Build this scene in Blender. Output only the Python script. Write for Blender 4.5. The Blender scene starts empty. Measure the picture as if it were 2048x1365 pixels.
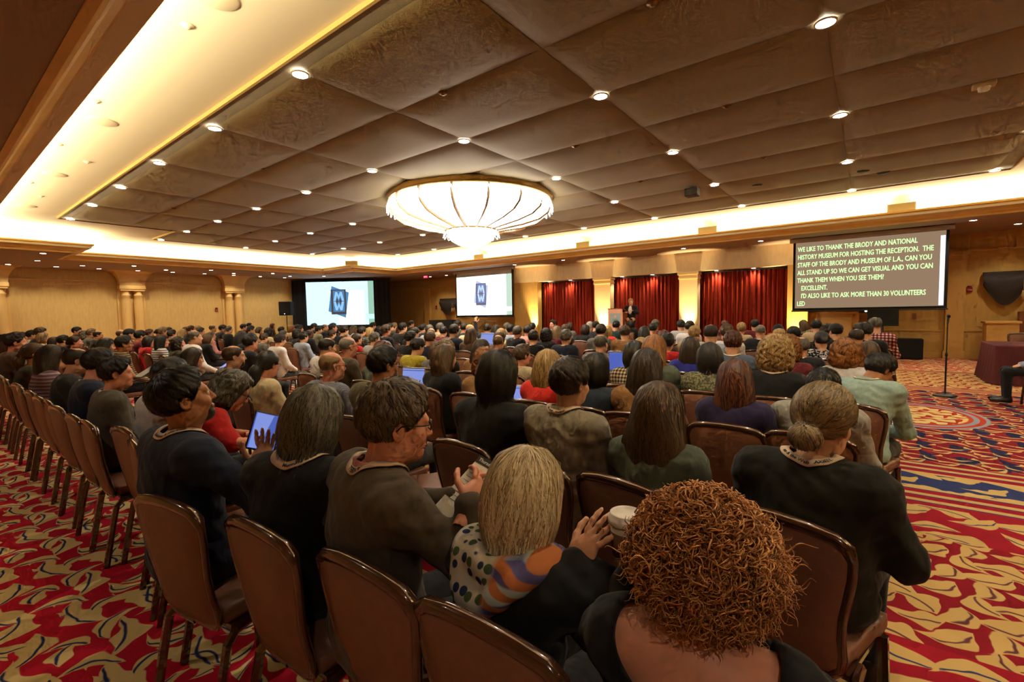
import bpy, bmesh, math, random
import numpy as np
from mathutils import Vector, Matrix, Euler
from mathutils.geometry import tessellate_polygon
random.seed(7); RNG = np.random.default_rng(11)
SC = bpy.context.scene
COL = SC.collection
R = math.radians

# ------------------------------------------------------------------ camera
YAW, PITCH, ROLL, FPX, EYE = 0.6549, -0.0610, -0.0190, 931.57, 1.55
def _axes():
    cy, sy, cp, sp = math.cos(YAW), math.sin(YAW), math.cos(PITCH), math.sin(PITCH)
    f = Vector((-sy*cp, cy*cp, sp)); r = Vector((cy, sy, 0)); u = r.cross(f)
    return f, r*math.cos(ROLL)+u*math.sin(ROLL), u*math.cos(ROLL)-r*math.sin(ROLL)
CF, CR, CU = _axes()
cd = bpy.data.cameras.new('camera'); cam = bpy.data.objects.new('camera', cd); COL.objects.link(cam)
cd.sensor_width = 36.0; cd.lens = 36.0*FPX/2048.0; cd.clip_start = 0.05; cd.clip_end = 200
cam.matrix_world = Matrix(((CR.x, CU.x, -CF.x, 0), (CR.y, CU.y, -CF.y, 0), (CR.z, CU.z, -CF.z, EYE), (0, 0, 0, 1)))
SC.camera = cam
# ------------------------------------------------------------------ world, exposure
w = bpy.data.worlds.new('world'); SC.world = w; w.use_nodes = True
w.node_tree.nodes['Background'].inputs[0].default_value = (1, .85, .65, 1)
w.node_tree.nodes['Background'].inputs[1].default_value = 0.02
SC.view_settings.view_transform = 'Standard'; SC.view_settings.look = 'None'
SC.view_settings.gamma = 1.0; SC.view_settings.use_curve_mapping = False
SC.view_settings.exposure = 0.45
WARM = (1.0, .87, .57); WARM2 = (1.0, .90, .70)
P_COVE, P_DOWN, P_CHAND, P_UP, P_SOF = 34.0, 72.0, 14.0, 110.0, 48.0

# room numbers (metres)
U = 2.577
ZP, ZCEIL, ZSOF, ZLIP = 4.172, 4.127, 3.528, 3.778
XL, XR, YN, YS = -24.43, 10.25, -2.5, 18.25
XMID = -7.09
def coffer(d):
    x0, x1, x2, x3 = -20.25-d, -18.05-d, 3.87+d, 6.07+d
    y0, y1, y2, y3 = 1.22-d, 3.53-d, 12.02+d, 14.48+d
    return [(x1,y0),(x2,y0),(x2,y1),(x3,y1),(x3,y2),(x2,y2),(x2,y3),(x1,y3),(x1,y2),(x0,y2),(x0,y1),(x1,y1)]

# ------------------------------------------------------------------ helpers: colours, materials
def s2l(c): return c/12.92 if c <= .04045 else ((c+.055)/1.055)**2.4
def hx(h):
    h = h.lstrip('#'); return tuple(s2l(int(h[i:i+2], 16)/255) for i in (0, 2, 4))
MATS = {}
def mat(name, col=None, rough=.6, metal=0.0, emit=None, estr=0.0, noise=None, bump=None, spec=.5, coat=0.0, sheen=0.0, trans=0.0, alpha=1.0):
    if name in MATS: return MATS[name]
    m = bpy.data.materials.new(name); m.use_nodes = True; nt = m.node_tree; b = nt.nodes['Principled BSDF']
    if isinstance(col, str): col = hx(col)
    if col is None: col = (.5, .5, .5)
    b.inputs['Base Color'].default_value = (*col, 1); b.inputs['Roughness'].default_value = rough
    b.inputs['Metallic'].default_value = metal; b.inputs['Specular IOR Level'].default_value = spec
    b.inputs['Coat Weight'].default_value = coat; b.inputs['Sheen Weight'].default_value = sheen
    b.inputs['Transmission Weight'].default_value = trans; b.inputs['Alpha'].default_value = alpha
    if emit is not None:
        if isinstance(emit, str): emit = hx(emit)
        b.inputs['Emission Color'].default_value = (*emit, 1); b.inputs['Emission Strength'].default_value = estr
        if not name.startswith(('crystal_glow', 'slide_white', 'slide_blue', 'caption_ground')): m.cycles.emission_sampling = 'NONE'
    tc = None
    if noise or bump: tc = nt.nodes.new('ShaderNodeTexCoord')
    if noise:   # (scale xyz, amount)
        sc, am = noise
        mp = nt.nodes.new('ShaderNodeMapping'); mp.inputs['Scale'].default_value = sc
        nt.links.new(tc.outputs['Object'], mp.inputs[0])
        n = nt.nodes.new('ShaderNodeTexNoise'); n.inputs['Scale'].default_value = 1; n.inputs['Detail'].default_value = 3
        nt.links.new(mp.outputs[0], n.inputs['Vector'])
        rp = nt.nodes.new('ShaderNodeValToRGB'); e = rp.color_ramp.elements
        e[0].position = .3; e[1].position = .7
        e[0].color = (*[max(0, c*(1-am)) for c in col], 1); e[1].color = (*[min(1, c*(1+am)) for c in col], 1)
        nt.links.new(n.outputs[0], rp.inputs[0]); nt.links.new(rp.outputs[0], b.inputs['Base Color'])
    if bump:    # (scale xyz, strength, distance)
        sc, st, ds = bump
        mp = nt.nodes.new('ShaderNodeMapping'); mp.inputs['Scale'].default_value = sc
        nt.links.new(tc.outputs['Object'], mp.inputs[0])
        n = nt.nodes.new('ShaderNodeTexNoise'); n.inputs['Scale'].default_value = 1; n.inputs['Detail'].default_value = 2
        nt.links.new(mp.outputs[0], n.inputs['Vector'])
        bp = nt.nodes.new('ShaderNodeBump'); bp.inputs['Strength'].default_value = st; bp.inputs['Distance'].default_value = ds
        nt.links.new(n.outputs[0], bp.inputs['Height']); nt.links.new(bp.outputs[0], b.inputs['Normal'])
    MATS[name] = m; return m

class E:
    """tiny expression builder over Math nodes"""
    nt = None
    def __init__(s, v): s.v = v
    @staticmethod
    def op(o, *a, clamp=False):
        n = E.nt.nodes.new('ShaderNodeMath'); n.operation = o; n.use_clamp = clamp
        for i, x in enumerate(a):
            if isinstance(x, E): x = x.v
            if isinstance(x, (int, float)): n.inputs[i].default_value = x
            else: E.nt.links.new(x, n.inputs[i])
        return E(n.outputs[0])
    def __add__(s, o): return E.op('ADD', s, o)
    def __radd__(s, o): return E.op('ADD', s, o)
    def __sub__(s, o): return E.op('SUBTRACT', s, o)
    def __rsub__(s, o): return E.op('SUBTRACT', o, s)
    def __mul__(s, o): return E.op('MULTIPLY', s, o)
    def __rmul__(s, o): return E.op('MULTIPLY', s, o)
    def __truediv__(s, o): return E.op('DIVIDE', s, o)
    def max(s, o): return E.op('MAXIMUM', s, o)
    def min(s, o): return E.op('MINIMUM', s, o)
    def abs(s): return E.op('ABSOLUTE', s)
    def sin(s): return E.op('SINE', s)
    def sqrt(s): return E.op('SQRT', s.max(0))
    def wrap(s, a, b): return E.op('WRAP', s, b, a)
    def step(s, w): return E.op('MULTIPLY_ADD', s, 1.0/w, .5, clamp=True)     # soft threshold at 0
    def madd(s, m, a): return E.op('MULTIPLY_ADD', s, m, a)
def mixc(f, a, b):
    n = E.nt.nodes.new('ShaderNodeMix'); n.data_type = 'RGBA'
    E.nt.links.new(f.v, n.inputs[0])
    for i, c in ((6, a), (7, b)):
        if isinstance(c, tuple): n.inputs[i].default_value = (*c, 1)
        else: E.nt.links.new(c, n.inputs[i])
    return n.outputs[2]
def patmat(name, fn, rough=.85):
    m = bpy.data.materials.new(name); m.use_nodes = True; E.nt = m.node_tree; b = E.nt.nodes['Principled BSDF']
    tc = E.nt.nodes.new('ShaderNodeTexCoord'); sp = E.nt.nodes.new('ShaderNodeSeparateXYZ')
    E.nt.links.new(tc.outputs['Object'], sp.inputs[0])
    c = fn(E(sp.outputs[0]), E(sp.outputs[1]), E(sp.outputs[2]))
    E.nt.links.new(c, b.inputs['Base Color']); b.inputs['Roughness'].default_value = rough; b.inputs['Specular IOR Level'].default_value = .15
    MATS[name] = m; return m

# ------------------------------------------------------------------ helpers: objects
def obj(name, me, m=None, parent=None, loc=None, rot=None, scale=None, smooth=None):
    o = bpy.data.objects.new(name, me); COL.objects.link(o)
    if m is not None and me is not None:
        ms = m if isinstance(m, (list, tuple)) else [m]
        if len(me.materials) == 0:
            for q in ms: me.materials.append(q)
        for i, q in enumerate(ms):
            if i < len(o.material_slots) and me.materials[i] != q:
                o.material_slots[i].link = 'OBJECT'; o.material_slots[i].material = q
    if parent is not None: o.parent = parent
    if loc is not None: o.location = loc
    if rot is not None: o.rotation_euler = rot
    if scale is not None: o.scale = scale if isinstance(scale, (tuple, list, Vector)) else (scale,)*3
    return o
def tag(o, label=None, cat=None, group=None, kind=None):
    if label: o['label'] = label
    if cat: o['category'] = cat
    if group: o['group'] = group
    if kind: o['kind'] = kind
    return o
def empty(name, label, cat, loc=(0,0,0), rz=0, group=None):
    o = bpy.data.objects.new(name, None); COL.objects.link(o); o.location = loc; o.rotation_euler = (0, 0, rz)
    o.empty_display_size = .1
    return tag(o, label, cat, group)
def copy_tree(o, parent=None):
    c = o.copy(); COL.objects.link(c); c.parent = parent
    for ch in list(o.children): copy_tree(ch, c)
    return c
class MB:
    def __init__(s): s.v = []; s.f = []; s.mi = []
    def add(s, vs, fs, mi=0):
        b = len(s.v); s.v += [tuple(v) for v in vs]; s.f += [tuple(b+i for i in f) for f in fs]; s.mi += [mi]*len(fs); return s
    def box(s, lo, hi, mi=0, bev=0.0):
        x0,y0,z0 = lo; x1,y1,z1 = hi
        if bev > 0:
            bm = bmesh.new(); bmesh.ops.create_cube(bm, size=1)
            for v in bm.verts: v.co = Vector(((x0+x1)/2+v.co.x*(x1-x0), (y0+y1)/2+v.co.y*(y1-y0), (z0+z1)/2+v.co.z*(z1-z0)))
            bmesh.ops.bevel(bm, geom=bm.edges[:], offset=bev, segments=2, affect='EDGES', profile=.5)
            s.add([v.co[:] for v in bm.verts], [[v.index for v in f.verts] for f in bm.faces], mi) if not bm.verts.index_update() else None
            bm.free(); return s
        v = [(x0,y0,z0),(x1,y0,z0),(x1,y1,z0),(x0,y1,z0),(x0,y0,z1),(x1,y0,z1),(x1,y1,z1),(x0,y1,z1)]
        return s.add(v, [(3,2,1,0),(4,5,6,7),(0,1,5,4),(1,2,6,5),(2,3,7,6),(3,0,4,7)], mi)
    def tube(s, pts, rad, n=8, mi=0, caps=True, up=(0,0,1)):
        pts = [Vector(p) for p in pts]; m = len(pts)
        rad = rad if isinstance(rad, list) else [rad]*m
        vs = []; prev = None
        for i, p in enumerate(pts):
            t = (pts[min(i+1, m-1)]-pts[max(i-1, 0)]).normalized()
            if prev is None:
                a = Vector(up) if abs(t.dot(Vector(up))) < .95 else Vector((1,0,0)); x = a.cross(t).normalized()
            else: x = (prev-t*prev.dot(t)).normalized()
            prev = x; y = t.cross(x)
            r = rad[i]; rx, ry = (r if isinstance(r, (tuple, list)) else (r, r))
            for k in range(n):
                a = 2*math.pi*k/n; vs.append(p+x*rx*math.cos(a)+y*ry*math.sin(a))
        fs = [(i*n+k, i*n+(k+1)%n, (i+1)*n+(k+1)%n, (i+1)*n+k) for i in range(m-1) for k in range(n)]
        if caps: fs += [tuple(reversed(range(n))), tuple((m-1)*n+k for k in range(n))]
        return s.add(vs, fs, mi)
    def lathe(s, prof, c=(0,0,0), n=24, mi=0, a0=0, a1=2*math.pi):
        full = abs(a1-a0-2*math.pi) < 1e-6; k = n if full else n+1; vs = []
        for (r, z) in prof:
            for i in range(k):
                a = a0+(a1-a0)*i/n; vs.append((c[0]+r*math.cos(a), c[1]+r*math.sin(a), c[2]+z))
        fs = []
        for j in range(len(prof)-1):
            for i in range(n):
                i2 = (i+1) % k; fs.append((j*k+i, j*k+i2, (j+1)*k+i2, (j+1)*k+i))
        return s.add(vs, fs, mi)
    def mesh(s, name, smooth=False):
        me = bpy.data.meshes.new(name); me.from_pydata(s.v, [], s.f)
        if any(s.mi): me.polygons.foreach_set('material_index', s.mi)
        if smooth: me.polygons.foreach_set('use_smooth', [True]*len(s.f))
        me.update(); return me
    def build(s, name, m, parent=None, smooth=False, **k):
        return obj(name, s.mesh(name, smooth), m, parent, **k)
def sweep(poly, prof):
    """sweep an offset profile [(d,z)] round coffer(d)"""
    mb = MB(); rings = [coffer(d) for d, z in prof]; n = len(rings[0])
    for r, (d, z) in zip(rings, prof): mb.v += [(x, y, z) for x, y in r]
    for j in range(len(prof)-1):
        for i in range(n):
            mb.f.append((j*n+i, (j+1)*n+i, (j+1)*n+(i+1)%n, j*n+(i+1)%n)); mb.mi.append(0)
    return mb
def polyplane(outer, holes, z, flip=False):
    loops = [[Vector((x, y, 0)) for x, y in outer]]+[[Vector((x, y, 0)) for x, y in h] for h in holes]
    tri = tessellate_polygon(loops); vs = [(v.x, v.y, z) for l in loops for v in l]
    mb = MB()
    for t in tri:
        a, b, c = [Vector(vs[i]) for i in t]
        up = (b-a).cross(c-a).z > 0
        mb.f.append(tuple(t) if up != flip else tuple(reversed(t))); mb.mi.append(0)
    mb.v = vs; return mb
NTH = ['first','second','third','fourth','fifth','sixth','seventh','eighth','ninth','tenth','eleventh','twelfth']
def text_geo(s, size, bold=0.0, align='LEFT', space=1.0):
    cu = bpy.data.curves.new('t', 'FONT'); cu.body = s; cu.size = size; cu.align_x = align; cu.offset = bold; cu.resolution_u = 2; cu.space_character = space
    o = bpy.data.objects.new('t', cu); COL.objects.link(o)
    me = bpy.data.meshes.new_from_object(o.evaluated_get(bpy.context.evaluated_depsgraph_get()))
    v = [tuple(x.co) for x in me.vertices]; f = [tuple(p.vertices) for p in me.polygons]
    bpy.data.objects.remove(o); bpy.data.curves.remove(cu); bpy.data.meshes.remove(me)
    return v, f
def frame3(origin, x, y):
    x = Vector(x).normalized(); y = Vector(y); z = x.cross(y).normalized(); y = z.cross(x)
    return Matrix(((x.x, y.x, z.x, origin[0]), (x.y, y.y, z.y, origin[1]), (x.z, y.z, z.z, origin[2]), (0,0,0,1)))
# ================================================================== STRUCTURE
M_plaster = mat('plaster', '#f0e2c2', .9)
M_crown = mat('crown_gold', '#e6b862', .45, noise=((2,2,2), .08))
M_soffit = mat('soffit_paint', '#a58d76', .85)
M_panel = mat('ceiling_fabric', '#938356', .62, bump=((60,60,60), .12, .01), noise=((40,40,40), .06), sheen=.25)
M_edge = mat('field_edge', '#e2c070', .7)
M_wall = mat('wall_fabric', '#cba052', .8, noise=((14,14,3), .08), bump=((90,90,20), .1, .01))
M_wood = mat('pale_wood', '#d0a255', .5, noise=((3,3,1), .08))
M_column = mat('column_paint', '#dcb268', .6, noise=((5,5,1.5), .07))

# ---- carpet (all nodes)
def leaf_group():
    g = bpy.data.node_groups.new('leaf_shape', 'ShaderNodeTree'); names = ['x','y','cx','cy','hx','hy','c','s','k','iL2','iL','W','ser','amp','vo']
    for n in names: g.interface.new_socket(n, in_out='INPUT', socket_type='NodeSocketFloat')
    for n in ('v','vein'): g.interface.new_socket(n, in_out='OUTPUT', socket_type='NodeSocketFloat')
    gi, go = g.nodes.new('NodeGroupInput'), g.nodes.new('NodeGroupOutput'); old, E.nt = E.nt, g
    q = {n: E(gi.outputs[n]) for n in names}
    dx = E.op('WRAP', q['x']-q['cx'], q['hx'], q['hx']*-1.0); dy = E.op('WRAP', q['y']-q['cy'], q['hy'], q['hy']*-1.0)
    a = (dx*q['c'])+(dy*q['s']); b = (dy*q['c'])-(dx*q['s']); a2 = a*a; b = b-a2*q['k']
    pr = (1-a2*q['iL2'])*((a*q['iL'])+1.0); pr = pr*E.op('MULTIPLY_ADD', (a*q['ser']).sin(), q['amp'], 1.0)
    v = pr*q['W']-b.abs(); vein = (.007-(b+q['vo']).abs()).min(v-.004).min(pr-.35)
    g.links.new(v.v, go.inputs['v']); g.links.new(vein.v, go.inputs['vein']); E.nt = old; return g
LEAF = leaf_group()
def leaf(px, py, cx, cy, ang, L, W, k, PX, PY, ser=0.0):
    n = E.nt.nodes.new('ShaderNodeGroup'); n.node_tree = LEAF; E.nt.links.new(px.v, n.inputs['x']); E.nt.links.new(py.v, n.inputs['y'])
    for s_, v_ in dict(cx=cx, cy=cy, hx=PX/2, hy=PY/2, c=math.cos(R(ang)), s=math.sin(R(ang)), k=k, iL2=1/(L*L), iL=.45/L, W=W, ser=ser, amp=.3 if ser else 0.0, vo=.3*W).items(): n.inputs[s_].default_value = v_
    return E(n.outputs['v']), E(n.outputs['vein'])
def carpet(x, y, z):
    n1 = E.nt.nodes.new('ShaderNodeTexNoise'); n1.inputs['Scale'].default_value = 9; n1.inputs['Detail'].default_value = 1
    cv = E.nt.nodes.new('ShaderNodeCombineXYZ'); E.nt.links.new(x.v, cv.inputs[0]); E.nt.links.new(y.v, cv.inputs[1]); E.nt.links.new(cv.outputs[0], n1.inputs['Vector'])
    wob = (E(n1.outputs[0])-.5)*.05
    xa, ya = x+wob, y-wob
    RED, DRED, CREAM, BLUE = hx('#b5152c'), hx('#7d1020'), hx('#d9bd7e'), hx('#27305c')
    def motif(leaves, PX, PY, xx, yy):
        m = bl = None
        for l in leaves:
            v, vein = leaf(xx, yy, *l[:6], PX, PY, l[6] if len(l) > 6 else 0)
            m = v if m is None else m.max(v); bl = vein if bl is None else bl.max(vein)
        return m, bl
    # zone A: acanthus on bright red; period .745 m along x
    A = [(.12,.20,14,.20,.062,1.4,34),(.33,.27,-28,.15,.066,-2.4,40),(.50,.16,40,.13,.044,4.2,0),(.63,.28,152,.15,.062,2.4,38),
         (.20,.44,66,.13,.042,-5,0),(.44,.46,10,.19,.064,1.7,36),(.66,.54,-42,.14,.045,4.6,0),(.08,.60,-15,.17,.062,-1.8,38),
         (.32,.67,42,.12,.040,5,0),(.54,.72,170,.16,.058,-2.2,40),(.72,.06,82,.10,.034,6,0),(.26,.04,-60,.11,.036,-5,0),(.02,.36,-35,.10,.040,4,40),(.58,.02,20,.12,.042,-3,0),(.40,.58,-65,.09,.034,5,0),(.70,.40,60,.09,.036,-5,0)]
    mA, bA = motif(A, .745, .76, xa, ya)
    # zone B: dense cream scrolls
    B = [(.05,.10,20,.13,.068,4,0),(.24,.18,-35,.12,.064,-4,40),(.40,.08,60,.11,.058,5,0),(.12,.30,-10,.13,.066,-4,40),
         (.34,.36,30,.12,.064,4,0),(.48,.26,120,.10,.056,-5,0),(.02,.44,75,.1,.050,5,0),(.22,.47,5,.11,.056,3,40)]
    mB, bB = motif(B, .52, .5, xa, ya)
    # zone C: dark red with thin scrolls
    Cc = [(.06,.08,15,.13,.017,5,0),(.24,.16,-25,.13,.018,-5,0),(.42,.07,40,.12,.017,5,0),(.14,.30,-10,.13,.019,4,0),(.36,.34,20,.13,.019,-5,0),(.50,.24,-50,.10,.016,6,0),(.02,.40,60,.06,.022,8,0),(.28,.42,-70,.05,.022,9,0)]
    mC, bC = motif(Cc, .58, .46, xa, ya)
    D = [(.15,.15,20,.07,.035,2,50),(.42,.40,-40,.07,.035,-2,50)]
    mD, _ = motif(D, .6, .52, xa, ya)
    # border band
    Bd = [(.18,.16,8,.24,.11,1.0,0),(.5,.30,-20,.2,.085,-2,28),(.64,.10,30,.16,.07,3,0),(.10,.42,-30,.16,.07,3,0),(.36,.46,15,.15,.06,-3,0)]
    mE, bE = motif(Bd, .74, .55, xa, ya)
    W_ = .006
    colA = mixc(bA.step(W_), mixc(mA.step(W_), RED, CREAM), BLUE)
    CREAM_DIM, RED_DIM = hx('#c09e62'), hx('#8e1224')  # cream and red darkened: weaker light beyond the front zone put into the colour
    colB = mixc(bB.step(W_), mixc((mB+.008).step(W_), DRED, CREAM_DIM), hx('#5a3038'))
    colC = mixc(mC.step(W_), mixc(mD.step(W_), hx('#7c1020'), hx('#231f40')), hx('#c2a468'))
    colE = mixc(bE.step(W_), mixc(mE.step(W_), RED_DIM, CREAM_DIM), BLUE)
    # thin stripes
    st = (y*(2*math.pi/.16)).sin(); st2 = (y*(2*math.pi/.16)+1.3).sin()
    colS = mixc((st-.35).step(.15), mixc((st2-.8).step(.1), RED_DIM, BLUE), CREAM_DIM)
    mBand, bBand = motif([(.1,.1,10,.16,.06,2,50),(.42,.14,-25,.15,.05,-2,0),(.28,.3,30,.14,.045,3,50)], .56, .42, xa, ya)
    colBand = mixc((mBand+.01).step(W_), BLUE, CREAM_DIM)
    def at(c0, lo, hi, c):      # paint band lo<y<hi
        return mixc(((hi-y).min(y-lo)).step(.004), c0, c)
    c = colA
    c = mixc((y-1.75).step(.004), c, colS)
    c = mixc((y-1.95).step(.004), c, colE)
    c = mixc((y-2.75).step(.004), c, colB)
    c = mixc((y-4.1).step(.004), c, colE)
    c = mixc((y-4.72).step(.004), c, colS)
    c = mixc((y-5.18).step(.004), c, colBand)
    c = mixc((y-5.62).step(.004), c, colS)
    c = mixc((y-6.02).step(.004), c, colC)
    # medallion
    ex = (x-.55)*(1/.75); ey = (y-8.7)*(1/.95); rr = ((ex*ex)+(ey*ey)).sqrt()
    cm = mixc((rr-.72).step(.02), mixc((mB+.004).step(W_), hx('#a8301e'), CREAM), mixc(((rr*40).sin()).step(.3), hx('#b03a24'), hx('#8d8f9a')))
    c = mixc((1-rr).step(.02), c, cm)
    c = mixc((y-11.2).step(.004), c, colS)
    c = mixc((y-11.7).step(.004), c, colB)
    c = mixc((y-14.2).step(.004), c, colS)
    c = mixc((y-14.6).step(.004), c, colA)
    return c
M_carpet = patmat('carpet', carpet, .95)
def struct(o): o['kind'] = 'structure'; return o
fl = struct(MB().add([(XL,YN,0),(XR,YN,0),(XR,YS+.6,0),(XL,YS+.6,0)], [(0,1,2,3)]).build('floor', M_carpet))

# ---- ceiling: plaster frame, dropped upholstered field, panels
ROOM = [(XL,YN),(XR,YN),(XR,YS),(XL,YS)]
ceil = struct(polyplane(coffer(.63), [], ZP, flip=True).build('ceiling', M_plaster))
def field(d=0):
    x0, x1, x2, x3 = -18.48-d, -16.31-d, 2.13+d, 4.30+d
    y0, y1, y2, y3 = 2.50-d, 5.05-d, 10.66+d, 13.20+d
    return [(x1,y0),(x2,y0),(x2,y1),(x3,y1),(x3,y2),(x2,y2),(x2,y3),(x1,y3),(x1,y2),(x0,y2),(x0,y1),(x1,y1)]
fp = field(); mb = polyplane(fp, [], ZCEIL+.012, flip=True)
mb.build('panel_backing', M_panel, ceil)
mb = MB(); n = len(fp); mb.v = [(x,y,ZCEIL-.004) for x,y in fp]+[(x,y,ZP) for x,y in fp]
mb.f = [(i,i+n,(i+1)%n+n,(i+1)%n) for i in range(n)]
fi = field(-.03); mb.v += [(x,y,ZCEIL-.004) for x,y in fi]
mb.f += [(i,(i+1)%n,(i+1)%n+2*n,i+2*n) for i in range(n)]; mb.mi = [0]*len(mb.f)
mb.build('panel_edge_trim', M_edge, ceil)
GX = [-.374-2.239*c for c in range(-2, 9)]           # light columns c=-2..8
GY = [2.716, 3.976, 5.236, 6.530, 7.823, 9.117, 10.410, 11.704, 13.0]
def pillow(wx, wy, nx=14, ny=8):
    v = []; f = []
    for j in range(ny+1):
        for i in range(nx+1):
            a, b = i/nx, j/ny
            a = .5-.5*math.cos(math.pi*a); b = .5-.5*math.cos(math.pi*b)
            e = min(1, min(a, 1-a)*wx/.30, 99); g = min(1, min(b, 1-b)*wy/.30)
            q = (1-(1-e)**2.2)*(1-(1-g)**2.2)
            v.append(((a-.5)*wx, (b-.5)*wy, -.048*q+.006))
    for j in range(ny):
        for i in range(nx):
            k = j*(nx+1)+i; f.append((k, k+nx+1, k+nx+2, k+1))
    me = bpy.data.meshes.new('ceiling_panel'); me.from_pydata(v, [], f); me.polygons.foreach_set('use_smooth', [True]*len(f)); me.update(); return me
PMESH = {}
def panel(x0, x1, y0, y1):
    k = (round(x1-x0, 3), round(y1-y0, 3))
    if k not in PMESH: PMESH[k] = pillow(k[0]-.008, k[1]-.008)
    obj('ceiling_panel', PMESH[k], M_panel, ceil, loc=((x0+x1)/2, (y0+y1)/2, ZCEIL+.002))
for i in range(1, 9):
    for j in range(8): panel(GX[i+1], GX[i], GY[j], GY[j+1])
for i in (0, 9):
    for j in range(2, 6): panel(GX[i+1], GX[i], GY[j], GY[j+1])

# ---- cove and crown
cove = struct(sweep(None, [(.05,ZLIP),(.05,3.66),(.63,3.66),(.63,ZP)]).build('trim_cove_trough', M_plaster))
crown = struct(sweep(None, [(.42,ZSOF-.006),(.353,ZSOF-.006),(.353,3.560),(.325,3.568),(.325,3.580),(.295,3.590),(.26,3.625),(.20,3.655),(.13,3.675),(.085,3.690),(.085,3.705),(.045,3.712),(.045,3.728),(.0,3.735),(.0,ZLIP),(.05,ZLIP)]).build('trim_crown', M_crown))
sof = struct(polyplane(ROOM, [coffer(.40)], ZSOF, flip=True).build('ceiling_soffit', M_soffit))

# ---- walls
def wallbox(name, lo, hi, m=M_wall): return struct(MB().box(lo, hi).build(name, m))
wl = wallbox('wall_left', (XL-.2,YN,0), (XL,YS+.2,ZSOF+.1), mat('wall_fabric_pale', '#cfab66', .8, noise=((14,14,3), .08), bump=((90,90,20), .1, .01)))
wn = wallbox('wall_near', (XL,YN-.2,0), (XR,YN,ZSOF+.1))
wr = wallbox('wall_right', (XR,YN,0), (XR+.2,YS+.2,ZSOF+.1))
# stage wall: left part, right part, stage niche
SX0, SX1, HY, HZ = -12.72, -1.50, 16.80, 2.86
ws = wallbox('wall_stage', (XL,YS,0), (SX0,YS+.2,ZSOF+.1))
wsr = wallbox('wall_stage_right', (SX1,YS,0), (XR,YS+.2,ZSOF+.1))
wb = wallbox('wall_stage_back', (SX0-.2,YS-.3,0), (SX1+.2,YS+.4,ZSOF+.1))
hd = struct(MB().box((SX0,HY,HZ), (SX1,YS,ZSOF)).build('wall_header', mat('header_fabric', '#f0dcb0', .8, noise=((10,10,3), .06))))
wcl = wallbox('wall_stage_cheek_left', (SX0,HY,0), (-11.45,HY+.30,HZ))
wcr = wallbox('wall_stage_cheek_right', (-2.05,HY,0), (SX1,HY+.30,HZ), M_wood)
wallbox('wall_stage_return', (SX1-.12,HY+.3,0), (SX1,YS,HZ))
# left wall mouldings
tr = struct(MB().box((XL,YN,3.09),(XL+.05,YS,3.13)).box((XL,YN,3.13),(XL+.025,YS,3.16)).build('trim_frieze_left', M_wood))
struct(MB().box((XL,YN,0),(XL+.03,YS,.14)).build('baseboard_left', M_wood))
bs = MB().box((XL,YS-.03,3.09),(SX0,YS,3.14)).box((SX1,YS-.03,3.02),(XR,YS,3.07)).box((SX1,YS-.025,.78),(XR,YS,.82)).box((XL,YS-.025,.78),(SX0,YS,.82))
struct(bs.build('trim_rails_stage', M_wood)); struct(MB().box((SX1,YS-.03,0),(XR,YS,.16)).build('baseboard_stage', M_wood))
# left wall column pairs
def flare(y0, y1, z0, z1, out0, out1, m):
    mb = MB(); k = 8; ring = []
    for i in range(k+1):
        t = i/k; o = out0+(out1-out0)*(1-math.cos(t*math.pi/2)); g = (o-out0)*.9; z = z0+(z1-z0)*math.sin(t*math.pi/2)
        ring.append([(XL, y0-g, z), (XL+o, y0-g, z), (XL+o, y1+g, z), (XL, y1+g, z)])
    for r in ring: mb.v += r
    for i in range(k):
        for q in range(3): mb.f.append((i*4+q, i*4+q+1, i*4+q+5, i*4+q+4)); mb.mi.append(0)
    mb.f += [(3,2,1,0)]; mb.mi += [0]
    return mb
for cy in (-2.0, 1.90, 5.82, 9.71):
    c = struct(flare(cy-.42, cy+.42, 2.95, ZSOF, .34, .72, m=None).build('trim_column_pair', M_column))
    MB().box((XL,cy-.44,2.80),(XL+.36,cy+.44,2.95), bev=.02).box((XL,cy-.40,2.74),(XL+.33,cy+.40,2.80)).build('capital', M_column, c)
    MB().box((XL,cy-.46,0),(XL+.05,cy+.46,2.74)).build('pilaster_back', M_column, c)
    for s in (-1, 1):
        MB().lathe([(.0,0),(.19,0),(.19,.25),(.175,.28),(.17,.5),(.165,2.3),(.15,2.52),(.165,2.54),(.165,2.58),(.14,2.60),(.17,2.74)], (XL+.13,cy+s*.205,0), 20).build('column_shaft', M_column, c, smooth=True)
# stage wall pilasters and panels
def pil(name, x0, x1, y, z1, m=M_wood, d=.12):
    c = struct(MB().box((x0,y-d,0),(x1,y,z1-.25)).build(name, m))
    MB().box((x0-.05,y-d-.05,z1-.10),(x1+.05,y,z1)).box((x0-.025,y-d-.025,z1-.25),(x1+.025,y,z1-.20)).box((x0-.015,y-d-.015,z1-.2),(x1+.015,y,z1-.10)).build('capital', m, c)
    MB().box((x0-.03,y-d-.03,0),(x1+.03,y,.22)).build('plinth', m, c); return c
M_pil = mat('pilaster_paint', '#e2c48c', .6)
pil('trim_pilaster_1', -8.70, -8.02, HY+.30, HZ, M_pil, .34); pil('trim_pilaster_2', -5.37, -4.75, HY+.30, HZ, M_pil, .34)
pil('trim_pilaster_3', 1.72, 2.12, YS, 3.02); pil('trim_pilaster_4', -20.2, -19.75, YS, 3.02); pil('trim_pilaster_5', 4.6, 5.0, YS, 3.02)
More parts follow.
